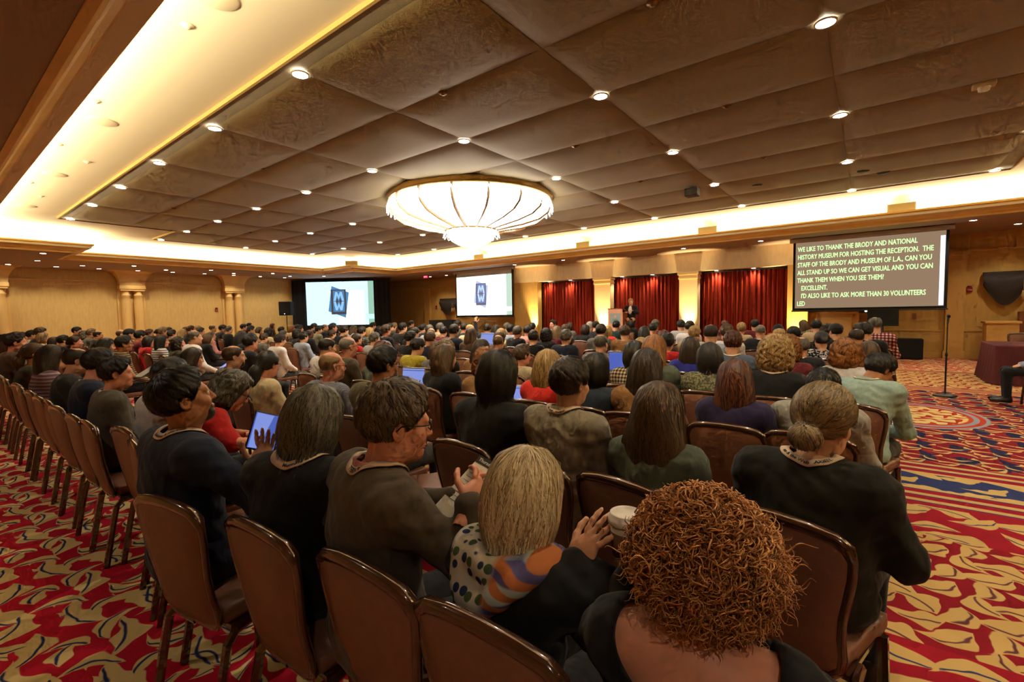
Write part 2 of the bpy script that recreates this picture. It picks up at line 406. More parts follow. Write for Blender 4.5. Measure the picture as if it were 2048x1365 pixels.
# projecting pier under the caption screen
pr = struct(MB().box((-1.50,17.2,0),(-.25,YS,1.45)).build('trim_pier', M_wood))
MB().box((-1.55,17.12,1.45),(-.18,YS,1.60)).box((-1.52,17.16,1.33),(-.22,YS,1.38)).build('cornice', M_wood, pr)
MB().box((-1.35,17.17,.3),(-.42,17.2,1.22)).build('inset_panel', mat('inset', '#e0bd78', .6), pr)
# stage riser
rs = struct(MB().box((SX0+.3,14.95,0),(SX1-.5,HY+.7,.36)).build('trim_stage_riser', mat('riser_black', '#15100e', .9)))
MB().box((SX0+.3,14.95,.36),(SX1-.5,HY+.7,.38)).build('stage_deck', mat('stage_carpet', '#5a2222', .95), rs)
# ================================================================== LIGHT FITTINGS
M_disc = mat('lamp_disc', '#ffffff', emit=(1,.93,.82), estr=14)
M_ring = mat('lamp_ring', '#c8b090', .4)
DISC = MB().lathe([(.0,.0),(.078,.0)], n=20).mesh('lamp_lens'); RING = MB().lathe([(.076,.004),(.078,-.006),(.088,-.005),(.092,.006)], n=20).mesh('lamp_trim', True)
def downlight(x, y, z, label, group, power, ang=105, s=1.0):
    e = empty('downlight', label, 'light', (x, y, z), 0, group)
    obj('lamp_lens', DISC, M_disc, e, scale=s, loc=(0,0,-.006)); obj('lamp_trim', RING, M_ring, e, scale=s)
    l = bpy.data.lights.new('lamp_beam', 'SPOT'); l.energy = power; l.color = WARM2; l.spot_size = R(ang); l.spot_blend = .6; l.shadow_soft_size = .05
    o = bpy.data.objects.new('lamp_beam', l); COL.objects.link(o); o.parent = e; o.location = (0, 0, -.03)
LY = [2.716, 5.236, 7.823, 10.41, 13.0]; ORD = ['nearest', 'second', 'third', 'fourth', 'farthest']
for r, y in enumerate(LY):
    cs = list(range(7, -2, -1) if r in (0, 4) else range(8, -3, -1))
    for k, c in enumerate(cs):
        if (r, c) == (2, 3): continue
        downlight(-.374-2.239*c, y, ZCEIL-.012, 'recessed downlight in the %s row of the ceiling panels, %s from the left end' % (ORD[r], NTH[k]), 'ceiling panel downlights', P_DOWN)
for (xx, ys, nm) in ((-23.44, [1.1+1.19*k for k in range(10)], 'outer'), (-21.5, [2.76,5.27,7.80,10.3,12.8], 'inner'), (-22.5, [4.03,6.54,9.06,11.6], 'middle'), (-19.08, [2.58], 'notch')):
    for k, y in enumerate(ys): downlight(xx, y, ZSOF-.002, 'small soffit downlight along the column wall, %s in the %s line from the left' % (NTH[k], nm), 'column wall soffit downlights', P_SOF, 120, .85)
for k, x in enumerate((-11.73,-9.39,-4.85,-2.60,1.90,4.3,6.6)): downlight(x, 15.55, ZSOF-.002, 'small soffit downlight before the stage header, %s from the left' % NTH[k], 'soffit downlights before the stage', P_SOF, 120, .85)
for k, x in enumerate((-18.5,-17.3,2.90,5.2,7.6)): downlight(x, 17.1, ZSOF-.002, 'small soffit downlight close to the stage wall, %s from the left' % NTH[k], 'soffit downlights by the stage wall', P_SOF, 120, .85)
for k, x in enumerate((-11.0,-9.95,-7.65,-6.45,-4.2,-3.05)): downlight(x, 17.05, HZ-.002, 'tiny downlight under the stage header above the red curtains, %s from the left' % NTH[k], 'stage header downlights', P_SOF*.8, 120, .8)
for k, x in enumerate((-19,-14,-9,-4,1,5)): downlight(x, -.9, ZSOF-.002, 'recessed downlight in the soffit above the rear aisle, %s from the left' % NTH[k], 'rear soffit downlights', P_SOF, 120)
# cove strip lamps lying in the trough
cp = coffer(.36); M_tube = mat('strip_tube', '#fff3d8', emit=WARM, estr=2.0)
for i in range(12):
    (x0, y0), (x1, y1) = cp[i], cp[(i+1) % 12]; L = math.hypot(x1-x0, y1-y0)
    e = empty('cove_strip_lamp', 'warm strip lamp hidden in the ceiling cove, %s run from the rear side' % NTH[i], 'light', ((x0+x1)/2, (y0+y1)/2, 3.68), math.atan2(y1-y0, x1-x0), 'cove strip lamps')
    MB().box((-L/2+.1,-.02,-.018),(L/2-.1,.02,.004)).build('lamp_tube', M_tube, e)
    l = bpy.data.lights.new('strip_light', 'AREA'); l.shape = 'RECTANGLE'; l.size = L-.2; l.size_y = .06; l.energy = P_COVE*L; l.color = WARM
    o = bpy.data.objects.new('strip_light', l); COL.objects.link(o); o.parent = e; o.location = (0,0,.03); o.rotation_euler = (math.pi, 0, 0)
# chandelier
CX, CY = XMID, 7.823
ch = empty('chandelier', 'huge two-tier crystal bowl chandelier with bronze rim glowing white', 'chandelier', (CX, CY, ZCEIL))
M_bronze = mat('bronze', '#8a6a35', .4, .7); M_glow = mat('crystal_glow', '#fff6e8', .4, emit=(1,.90,.74), estr=P_CHAND*.45); M_bead = mat('crystal_beads', '#fff8ee', .15, emit=(1,.92,.8), estr=P_CHAND*.3)
zr = lambda z: z-ZCEIL
MB().lathe([(1.70,zr(4.12)),(1.80,zr(4.12)),(1.82,zr(4.09)),(1.79,zr(4.05)),(1.81,zr(4.0)),(1.78,zr(3.98)),(1.70,zr(3.985))], n=72).build('rim_band', M_bronze, ch, True)
PR = [(1.73,3.99),(1.74,3.86),(1.68,3.73),(1.50,3.60),(1.15,3.50),(.75,3.43),(.55,3.39)]
PR2 = [(.54,3.39),(.52,3.28),(.44,3.17),(.28,3.08),(.06,3.03)]
MB().lathe([(r-.03, zr(z)+.01) for r, z in PR], n=72).build('crystal_bowl', M_glow, ch, True)
MB().lathe([(max(.01, r-.03), zr(z)+.01) for r, z in PR2], n=48).build('lower_bowl', M_glow, ch, True)
MB().lathe([(.52,zr(3.42)),(.585,zr(3.41)),(.59,zr(3.37)),(.52,zr(3.375))], n=48).build('lower_rim', M_bronze, ch, True)
def strand(pts, r=.011):
    P2 = []; rr = []
    for a, b in zip(pts[:-1], pts[1:]):
        a, b = Vector(a), Vector(b); k = max(2, int((b-a).length/.03))
        for i in range(k): P2.append(a.lerp(b, i/k)); rr.append(r if len(P2) % 2 else r*.45)
    P2.append(Vector(pts[-1])); rr.append(r*.4); return P2, rr
def pol(r, a, z): return (r*math.cos(a), r*math.sin(a), zr(z))
sb = MB(); sl = MB()
for k in range(96):
    a = 2*math.pi*k/96
    p, rr = strand([pol(r+.005, a, z) for r, z in PR]); sb.tube(p, rr, 4)
for k in range(40):
    a = 2*math.pi*k/40
    p, rr = strand([pol(r+.004, a, z) for r, z in PR2]); sl.tube(p, rr, 4)
tag(sb.build('crystal_strands', M_bead, ch), kind='stuff'); tag(sl.build('lower_strands', M_bead, ch), kind='stuff')
gs = MB()
for k in range(48):                               # garland loops at the rim
    a0, a1 = 2*math.pi*k/48, 2*math.pi*(k+1)/48
    for d in (.16, .24):
        pp = [pol(1.77+.05*math.sin(t/8*math.pi), a0+(a1-a0)*t/8, 3.98-d*math.sin(t/8*math.pi)) for t in range(9)]
        p, rr = strand(pp, .009); gs.tube(p, rr, 4)
for k in range(20):
    a0, a1 = 2*math.pi*k/20, 2*math.pi*(k+1)/20
    pp = [pol(.59+.04*math.sin(t/8*math.pi), a0+(a1-a0)*t/8, 3.37-.14*math.sin(t/8*math.pi)) for t in range(9)]
    p, rr = strand(pp, .009); gs.tube(p, rr, 4)
tag(gs.build('bead_garlands', M_bead, ch), kind='stuff')
for k in range(16):
    a = 2*math.pi*(k+.37)/16
    MB().tube([pol(r+.026, a, z-.008) for r, z in PR], (.034,.010), 6, up=(0,0,1)).build('rib', mat('rib_brown', '#8a6a40', .5), ch)
MB().lathe([(.0,zr(3.04)),(.05,zr(3.02)),(.07,zr(2.97)),(.04,zr(2.92)),(.0,zr(2.88))], n=16).build('finial', M_bead, ch, True)
# uplights washing the stage pilasters
for i, (x, nm) in enumerate(((-11.62,'left stage cheek'), (-8.30,'first stage pilaster'), (-5.02,'second stage pilaster'), (-1.78,'right stage cheek'))):
    yb = HY-.16
    e = empty('uplight', 'small floor uplight washing the %s' % nm, 'light', (x, yb, .38 if -12 < x < -2 else 0))
    MB().lathe([(0,0),(.07,0),(.08,.16),(.07,.16),(.06,.12),(0,.12)], n=16).build('lamp_can', mat('black_metal', '#101010', .5), e, True)
    l = bpy.data.lights.new('uplight_beam', 'SPOT'); l.energy = P_UP*10; l.color = (1,.74,.38); l.spot_size = R(46); l.spot_blend = .9; l.shadow_soft_size = .03
    o = bpy.data.objects.new('uplight_beam', l); COL.objects.link(o); o.parent = e; o.location = (0,0,.2); o.rotation_euler = (R(174), 0, 0)
# ceiling fittings
M_cream = mat('cream_metal', '#cdb98c', .5); M_dkm = mat('dark_fitting', '#3a342c', .6)
GR = MB().lathe([(.0,-.012),(.15,-.012),(.165,-.004),(.17,.004)], n=24).mesh('speaker_grille', True)
for (x, y, s, lb) in ((-4.3,1.72,1.0,'nearest the camera'), (-8.1,1.75,1.0,'second along the lit cove border'), (-11.6,1.8,1.0,'third along the lit cove border'), (-15.2,1.85,1.0,'last along the lit cove border')):
    tag(obj('ceiling_speaker', GR, mat('plaster_white', '#ead9b4', .7), loc=(x, y, ZP-.002), scale=s), 'round flush ceiling speaker in the lit cream border, %s' % lb, 'speaker', 'border ceiling speakers')
SPK = MB().lathe([(0,-.03),(.02,-.03),(.025,-.015),(.05,-.01),(.055,.0)], n=14).mesh('sprinkler', True)
for i, (x, y) in enumerate([(-4.9,1.7),(-7.4,1.55),(-9.6,1.55),(-10.3,2.0),(-12.6,1.6),(-13.8,1.9)]):
    tag(obj('sprinkler_head', SPK, M_plaster, loc=(x, y, ZP-.002)), 'tiny flush sprinkler disc in the lit cream ceiling border, %s from the camera' % NTH[i], 'sprinkler', 'border sprinklers')
for i, (x, y) in enumerate([(-4.0,3.98),(-8.4,3.98),(-12.9,3.98),(-1.5,3.98),(-3.7,6.53),(-1.5,6.53),(-10.5,6.53),(-1.5,9.117),(-3.7,9.117),(-10.5,9.117),(-14.9,6.53),(-14.9,9.117)]):
    tag(obj('sprinkler_head', SPK, M_bronze, loc=(x, y, ZCEIL-.004), scale=1.0), 'small bronze sprinkler head on a panel seam, %s' % ['row one right of the middle','row one above the chandelier left','row one toward the left wall','row one nearest the camera','second seam centre','second seam right','second seam left of the chandelier','third seam far right','third seam right of the chandelier','third seam left of the chandelier','second seam far left','third seam far left'][i], 'sprinkler', 'panel seam sprinklers')
e = empty('strobe_unit', 'cream strobe box on the ceiling panel seam at upper right', 'alarm', (1.0, 7.82, ZCEIL))
MB().box((-.10,-.06,-.06),(.10,.06,.0), bev=.01).build('base_box', M_cream, e); MB().lathe([(0,-.11),(.05,-.10),(.06,-.06)], (0,0,0), 14).build('lens', mat('lens_glass', '#efe8d8', .2), e, True)
e = empty('stage_spotlight', 'black boxy spotlight hanging from the panels right of the chandelier', 'light', (-3.0, 10.2, ZCEIL-.02))
MB().box((-.13,-.12,-.20),(.13,.12,-.04), bev=.015).build('housing', M_dkm, e); MB().tube([(0,0,-.05),(0,0,.03)], .02, 8).build('stem', M_dkm, e)
l = bpy.data.lights.new('spot_beam', 'SPOT'); l.energy = 420; l.color = (1,.80,.66); l.spot_size = R(26); l.spot_blend = .7; l.shadow_soft_size = .05
o = bpy.data.objects.new('spot_beam', l); COL.objects.link(o); o.parent = e; o.location = (-.08,.16,-.14); o.rotation_euler = (Vector((-6.9,15.5,1.5))-Vector((-3.08,10.36,3.97))).to_track_quat('-Z', 'Y').to_euler()
for (x, y, lb) in ((-1.9,10.9,'left one'), (-.15,11.2,'middle one'), (.15,11.6,'right one')):
    tag(MB().lathe([(0,-.05),(.09,-.045),(.12,-.01),(.12,0)], n=18).build('detector', M_dkm, None, True, loc=(x, y, ZCEIL-.005)), 'small dark round detector near the stage end of the panels, %s' % lb, 'detector')
# grey loudspeakers in the cove on the stage side
for (x, lb) in ((.55,'above the caption screen'), (-3.9,'above the right red curtain'), (-8.1,'right of the chandelier tip'), (-13.0,'just beneath the chandelier')):
    e = empty('cove_loudspeaker', 'grey-beige loudspeaker box in the lit cove, %s' % lb, 'speaker', (x, 14.86, 3.80))
    MB().box((-.27,-.12,.0),(.27,.12,.20), bev=.01).build('cabinet', mat('speaker_beige', '#a8946a', .7), e)
    MB().box((-.24,-.128,.02),(.24,-.119,.18)).build('grille', mat('speaker_grille', '#8f7d58', .9), e); MB().box((-.03,-.03,-.16),(.03,.03,.0)).build('bracket', M_dkm, e)
e = empty('cove_loudspeaker', 'grey-beige loudspeaker box in the lit cove corner above the left screen', 'speaker', (-18.5, 12.4, 3.80), R(45))
MB().box((-.27,-.12,.0),(.27,.12,.20), bev=.01).build('cabinet', MATS['speaker_beige'], e); MB().box((-.24,-.128,.02),(.24,-.119,.18)).build('grille', MATS['speaker_grille'], e); MB().box((-.03,-.03,-.16),(.03,.03,.0)).build('bracket', M_dkm, e)

# ================================================================== SCREENS
M_blk = mat('black_cloth', '#060606', .95); M_case = mat('screen_case', '#1a1816', .5)
def quadx(x0, x1, z0, z1, y, m, name, parent):   # flat print facing -y
    return MB().add([(x0,y,z0),(x1,y,z0),(x1,y,z1),(x0,y,z1)], [(0,1,2,3)]).build(name, m, parent)
def em(name, col, s): return mat(name, '#101010', .9, emit=col, estr=s, spec=0)
def hang_screen(name, label, loc, w, zlo, zhi, pic):
    e = empty(name, label, 'screen', (loc[0], loc[1], 0))
    MB().box((-w/2-.06,-.004,zlo-.07),(-w/2,.012,zhi+.02)).box((w/2,-.004,zlo-.07),(w/2+.06,.012,zhi+.02)).box((-w/2,-.004,zlo-.07),(w/2,.012,zlo)).build('border', M_blk, e)
    MB().box((-w/2-.15,-.07,ZSOF-.13),(w/2+.15,.07,ZSOF-.01), bev=.01).build('roller_case', M_soffit, e)
    MB().box((-w/2-.06,-.002,zhi+.02),(w/2+.06,.01,ZSOF-.1)).build('upper_fabric', mat('upper_fabric', '#7d7470', .9), e)
    MB().tube([(-w/2-.08,0,zlo-.08),(w/2+.08,0,zlo-.08)], .02, 8).build('weight_bar', M_case, e)
    MB().box((-w/2,-.002,zlo),(w/2,.010,zhi)).build('fabric', mat('screen_fabric', '#b5b0a8', .9), e)
    pic(e); return e
def put(e, verts, faces, m, name, y):
    return MB().add([(x, y, z) for x, z in verts], faces).build(name, m, e)
def logo(e, cx, cz, h, y, pal, pre):
    """tablet-like emblem: rotated square behind, dark frame, M over W"""
    w = h*.62; q = lambda x, z: (cx+x*w, cz+z*h)
    a = R(-14)
    rot = lambda x, z: (cx+(x*math.cos(a)-z*math.sin(a))*w*1.05, cz+(x*math.sin(a)+z*math.cos(a))*h*1.0)
    put(e, [rot(-.56,-.52),rot(.56,-.52),rot(.56,.52),rot(-.56,.52)], [(0,1,2,3)], pal[0], 'emblem_back', y-.001)
    put(e, [q(-.5,-.5),q(.5,-.5),q(.5,.5),q(-.5,.5)], [(0,1,2,3)], pal[1], 'emblem_frame', y-.002)
    put(e, [q(-.37,-.40),q(.40,-.40),q(.40,.46),q(-.37,.46)], [(0,1,2,3)], pal[2], 'emblem_panel', y-.003)
    Mv = [(-.34,.04),(-.19,.04),(-.10,.26),(.015,.08),(.13,.26),(.22,.04),(.37,.04),(.24,.40),(.10,.40),(.015,.25),(-.07,.40),(-.21,.40)]
    mf = [(0,1,2,11),(11,2,10),(2,3,9,10),(9,3,4,8),(4,7,8),(4,5,6,7)]
    put(e, [q(x, z) for x, z in Mv], mf, pal[3], 'letter_m', y-.004)
    put(e, [q(x, -z+.06) for x, z in Mv], [tuple(reversed(f)) for f in mf], pal[3], 'letter_w', y-.004)
    dv = []; df = []
    for dx in (-.10, .13):
        b = len(dv); dv += [q(dx-.07,.03), q(dx,-.11), q(dx+.07,.03), q(dx,.17)]; df.append((b,b+1,b+2,b+3))
    put(e, dv, df, pal[1], 'emblem_diamonds', y-.005); put(e, [q(-.36,.022),q(.39,.022),q(.39,.038),q(-.36,.038)], [(0,1,2,3)], pal[1], 'emblem_line', y-.005)
# caption screen
CAP = ['WE LIKE TO THANK THE BRODY AND NATIONAL', 'HISTORY MUSEUM FOR HOSTING THE RECEPTION.  THE', 'STAFF OF THE BRODY AND MUSEUM OF L.A., CAN YOU', 'ALL STAND UP SO WE CAN GET VISUAL AND YOU CAN', 'THANK THEM WHEN YOU SEE THEM?', '   EXCELLENT.', "   I'D ALSO LIKE TO ASK MORE THAN 30 VOLUNTEERS", 'LED']
def pic_cap(e):
    w, z0, z1 = 3.21, 1.515, 3.39
    quadx(-w/2, w/2, z0, z1, -.006, em('caption_ground', (.36,.24,.15), .62), 'projected_ground', e)
    quadx(w/2-.10, w/2-.01, z0+.02, z1-.12, -.008, em('caption_bar', (.75,.82,1.0), 1.3), 'scroll_bar', e)
    mt = em('caption_ink', (.62,1.0,.42), 1.0)
    ref = max(v[0] for v in text_geo(CAP[1], .19)[0])
    for i, s in enumerate(CAP):
        v, f = text_geo(s, .19); k = 2.93/ref; mb = MB()
        for q, (ox, oz) in enumerate(((0,0), (.007,0), (.0035,.004), (.0035,-.004))): mb.add([(-w/2+.05+x*k+ox, -.009-.0002*q, 3.14-i*.222+z*.98+oz) for x, z, _ in v], f)
        mb.build('caption_line', mt, e)
hang_screen('caption_screen', 'hanging projection screen with pale green caption text on brown', (-.135, 15.87), 3.21, 1.515, 3.39, pic_cap)
def pic_mid(e):
    w, z0, z1 = 3.25, 1.46, 3.44
    quadx(-w/2, w/2, z0, z1-.22, -.006, em('slide_white', (1,1,1), 1.35), 'projected_slide', e)
    quadx(w/2-.30, w/2, z0, z1-.22, -.008, em('slide_green', (.52,.68,.55), .85), 'slide_edge', e); quadx(w/2-.30, w/2, z0+.16, z0+.36, -.009, em('slide_pale', (.75,.95,.95), 1.0), 'slide_tab', e)
    logo(e, -.12, 2.40, .98, -.010, [em('lgA', (.50,.60,.90), .8), em('lgB', (.22,.19,.26), .6), em('lgC', (.26,.32,.68), .6), em('lgD', (.55,.74,.98), .8)], 'm')
hang_screen('centre_screen', 'hanging projection screen with washed-out white slide and emblem', (-13.77, 15.87), 3.25, 1.46, 3.44, pic_mid)
# left screen in black drape, set across the corner
AL, AR_ = Vector((-23.6, 12.98, 0)), Vector((-20.54, 14.99, 0)); wd = (AR_-AL).length; rz = math.atan2(2.01, 3.06)
e = empty('draped_screen', 'large rear screen with blue emblem slide framed by black drape', 'screen', ((AL.x+AR_.x)/2, (AL.y+AR_.y)/2, 0), rz)
z0, z1 = 1.07, 3.34
quadx(-wd/2, wd/2, z0, z1, -.02, em('slide_blue', (.60,.84,1.0), 1.0), 'projected_slide', e)
quadx(-wd*.02, wd*.36, z0, z1*.86, -.022, em('slide_blue2', (.80,.95,1.0), 1.08), 'slide_glow', e)
quadx(wd/2-.30, wd/2, z0, z1, -.024, em('slide_green2', (.34,.60,.46), .75), 'slide_edge', e); quadx(wd/2-.42, wd/2, z0+.30, z0+.55, -.025, em('slide_pale2', (.55,.92,.80), .9), 'slide_tab', e)
logo(e, -.06, 2.28, 1.30, -.028, [em('lgE', (.10,.32,.62), .6), em('lgF', (.10,.09,.10), .5), em('lgG', (.12,.26,.50), .6), em('lgH', (.28,.58,.92), .8)], 'l')
MB().box((-wd/2,-.019,z0),(wd/2,.02,z1)).build('screen_panel', M_blk, e)
def drape(x0, x1, zb, zt, amp, per, y0=0):
    mb = MB(); k = max(8, int((x1-x0)/per*8))
    for i in range(k+1):
        x = x0+(x1-x0)*i/k; y = y0+amp*math.sin(2*math.pi*(x-x0)/per)+.4*amp*math.sin(2*math.pi*(x-x0)/per*2.3+1)
        mb.v += [(x,y,zb),(x,y*.8+y0*.2,(zb+zt)/2),(x,y,zt)]
    for i in range(k):
        for q in range(2): mb.f.append((i*3+q, (i+1)*3+q, (i+1)*3+q+1, i*3+q+1)); mb.mi.append(0)
    return mb
for (a, b, nm) in ((-wd/2-.78, -wd/2+.02, 'drape_side'), (wd/2-.02, wd/2+.88, 'drape_side')): drape(a, b, .02, 3.46, .035, .28).build(nm, M_blk, e, True)
drape(-wd/2, wd/2, z1-.01, 3.46, .02, .3).build('drape_top', M_blk, e, True); drape(-wd/2, wd/2, .02, z0+.01, .02, .3).build('drape_bottom', M_blk, e, True)
MB().box((-wd/2-.8,.03,3.42),(wd/2+.9,.06,3.46)).build('drape_rail', M_case, e)
# ================================================================== STAGE
def curtain_col(x, y, z):
    n = E.nt.nodes.new('ShaderNodeTexNoise'); n.inputs['Scale'].default_value = 1; n.inputs['Detail'].default_value = 2
    cv = E.nt.nodes.new('ShaderNodeCombineXYZ'); E.nt.links.new((x*22).v, cv.inputs[0]); E.nt.links.new((z*.6).v, cv.inputs[2]); E.nt.links.new(cv.outputs[0], n.inputs['Vector'])
    return mixc((E(n.outputs[0])-.52).step(.25), hx('#7a1c10'), hx('#a83a20'))
M_curt = patmat('curtain_velvet', curtain_col, .6)
for (x0, x1, nm) in ((-11.45,-8.70,'left of the podium'), (-8.02,-5.37,'directly behind the podium'), (-4.75,-2.05,'nearest the caption screen')):
    mb = MB(); k = int((x1-x0)*90); zz = [.38, .9, 1.6, 2.3, HZ-.01]
    for i in range(k+1):
        x = x0+(x1-x0)*i/k; t = (x-x0)
        y = .055*math.sin(2*math.pi*t/.135)+.02*math.sin(2*math.pi*t/.071+1.1)+.025*math.sin(2*math.pi*t/.61)
        for j, z in enumerate(zz): mb.v.append((x, HY+.42+y*(1-.25*j/4), z))
    for i in range(k):
        for j in range(4): mb.f.append((i*5+j, (i+1)*5+j, (i+1)*5+j+1, i*5+j+1)); mb.mi.append(0)
    e = empty('stage_curtain', 'pleated red stage curtain, the one %s' % nm, 'curtain', ((x0+x1)/2, HY+.42, .38))
    o = mb.build('pleated_cloth', M_curt, e, True); o.location = (-(x0+x1)/2, -(HY+.42), -.38)
    q = MB().box(((x0-x1)/2,-.05,HZ-.38-.06),((x1-x0)/2,.03,HZ-.38-.01)).build('track', M_case, e)
# podium
pd = empty('podium', 'lectern with pink-lit front and blue-grey conference sign', 'lectern', (-7.08, 15.40, .38))
M_pod = mat('podium_wood', '#7a3f1c', .4, noise=((8,8,2), .15)); M_podf = mat('podium_front_lit', '#d8a088', .6)  # front panel's base colour carries the pink stage light
MB().box((-.27,-.20,.03),(.27,.22,1.12), bev=.008).build('body', M_pod, pd); MB().box((-.275,-.205,.03),(.275,-.199,1.22)).build('front_panel', M_podf, pd)
MB().box((-.30,-.23,0),(.30,.25,.05)).build('plinth', M_pod, pd)
mb = MB().add([(-.29,-.21,1.22),(.29,-.21,1.22),(.29,.26,1.10),(-.29,.26,1.10),(-.29,-.21,1.25),(.29,-.21,1.25),(.29,.26,1.13),(-.29,.26,1.13)], [(3,2,1,0),(4,5,6,7),(0,1,5,4),(1,2,6,5),(2,3,7,6),(3,0,4,7)])
mb.build('reading_top', M_pod, pd)
sg = quadx(-.19, .20, .72, 1.07, -.209, mat('podium_sign', '#8fa6ae', .6), 'sign_board', pd)
mb = MB(); mb.lathe([(0,0),(.05,0)], n=16); mb.v = [(x, -.2105, .965+y) for x, y, z in mb.v]; mb.build('sign_emblem', mat('sign_orange', '#c89a80', .6), sg)
MB().box((-.11,-.2115,.838),(.12,-.209,.852)).box((-.08,-.2115,.812),(.09,-.209,.822)).build('sign_lines', mat('sign_ink', '#56707a', .6), sg)
MB().tube([(.1,-.1,1.22),(.1,-.1,1.36),(.1,.02,1.42)], .007, 6).build('microphone', M_case, pd)
# ================================================================== SIGNED-DISTANCE BODIES (surface nets)
EDG = [(0,1),(2,3),(4,5),(6,7),(0,2),(1,3),(4,6),(5,7),(0,4),(1,5),(2,6),(3,7)]
def surf(F, lo, h):
    s = F < 0; a = np.zeros(tuple(n-1 for n in F.shape), np.int8); sl = (slice(None,-1), slice(1,None))
    cor = [(i, j, k) for i in (0,1) for j in (0,1) for k in (0,1)]
    for i, j, k in cor: a += s[sl[i], sl[j], sl[k]]
    ci = np.argwhere((a > 0) & (a < 8)); n = len(ci)
    V = np.stack([F[ci[:,0]+i, ci[:,1]+j, ci[:,2]+k] for i, j, k in cor], 1)
    C = np.array(cor, float); acc = np.zeros((n, 3)); cnt = np.zeros(n)
    for p, q in [(x, y) for x in range(8) for y in range(x+1, 8) if np.abs(C[x]-C[y]).sum() == 1]:
        m = (V[:,p] < 0) != (V[:,q] < 0); d = V[m,p]-V[m,q]; t = V[m,p]/np.where(np.abs(d) < 1e-9, 1e-9, d)
        acc[m] += C[p]+t[:,None]*(C[q]-C[p]); cnt[m] += 1
    P = (ci+acc/cnt[:,None])*h+np.array(lo)
    idx = -np.ones(a.shape, np.int64); idx[ci[:,0], ci[:,1], ci[:,2]] = np.arange(n)
    Q = []
    for ax in range(3):
        s0 = [slice(None)]*3; s1 = [slice(None)]*3; s0[ax] = slice(None,-1); s1[ax] = slice(1,None)
        A, B = s[tuple(s0)], s[tuple(s1)]
        e = np.argwhere(A != B); o1, o2 = (ax+1) % 3, (ax+2) % 3
        ok = (e[:,o1] > 0) & (e[:,o2] > 0) & (e[:,o1] < F.shape[o1]-1) & (e[:,o2] < F.shape[o2]-1); e = e[ok]
        if not len(e): continue
        ins = A[e[:,0], e[:,1], e[:,2]]
        def cell(d1, d2):
            c = e.copy(); c[:,o1] -= d1; c[:,o2] -= d2; return idx[c[:,0], c[:,1], c[:,2]]
        q = np.stack([cell(1,1), cell(0,1), cell(0,0), cell(1,0)], 1); q[~ins] = q[~ins][:, ::-1]; Q.append(q)
    Q = np.concatenate(Q) if Q else np.zeros((0,4), int)
    return P.astype(np.float32), Q
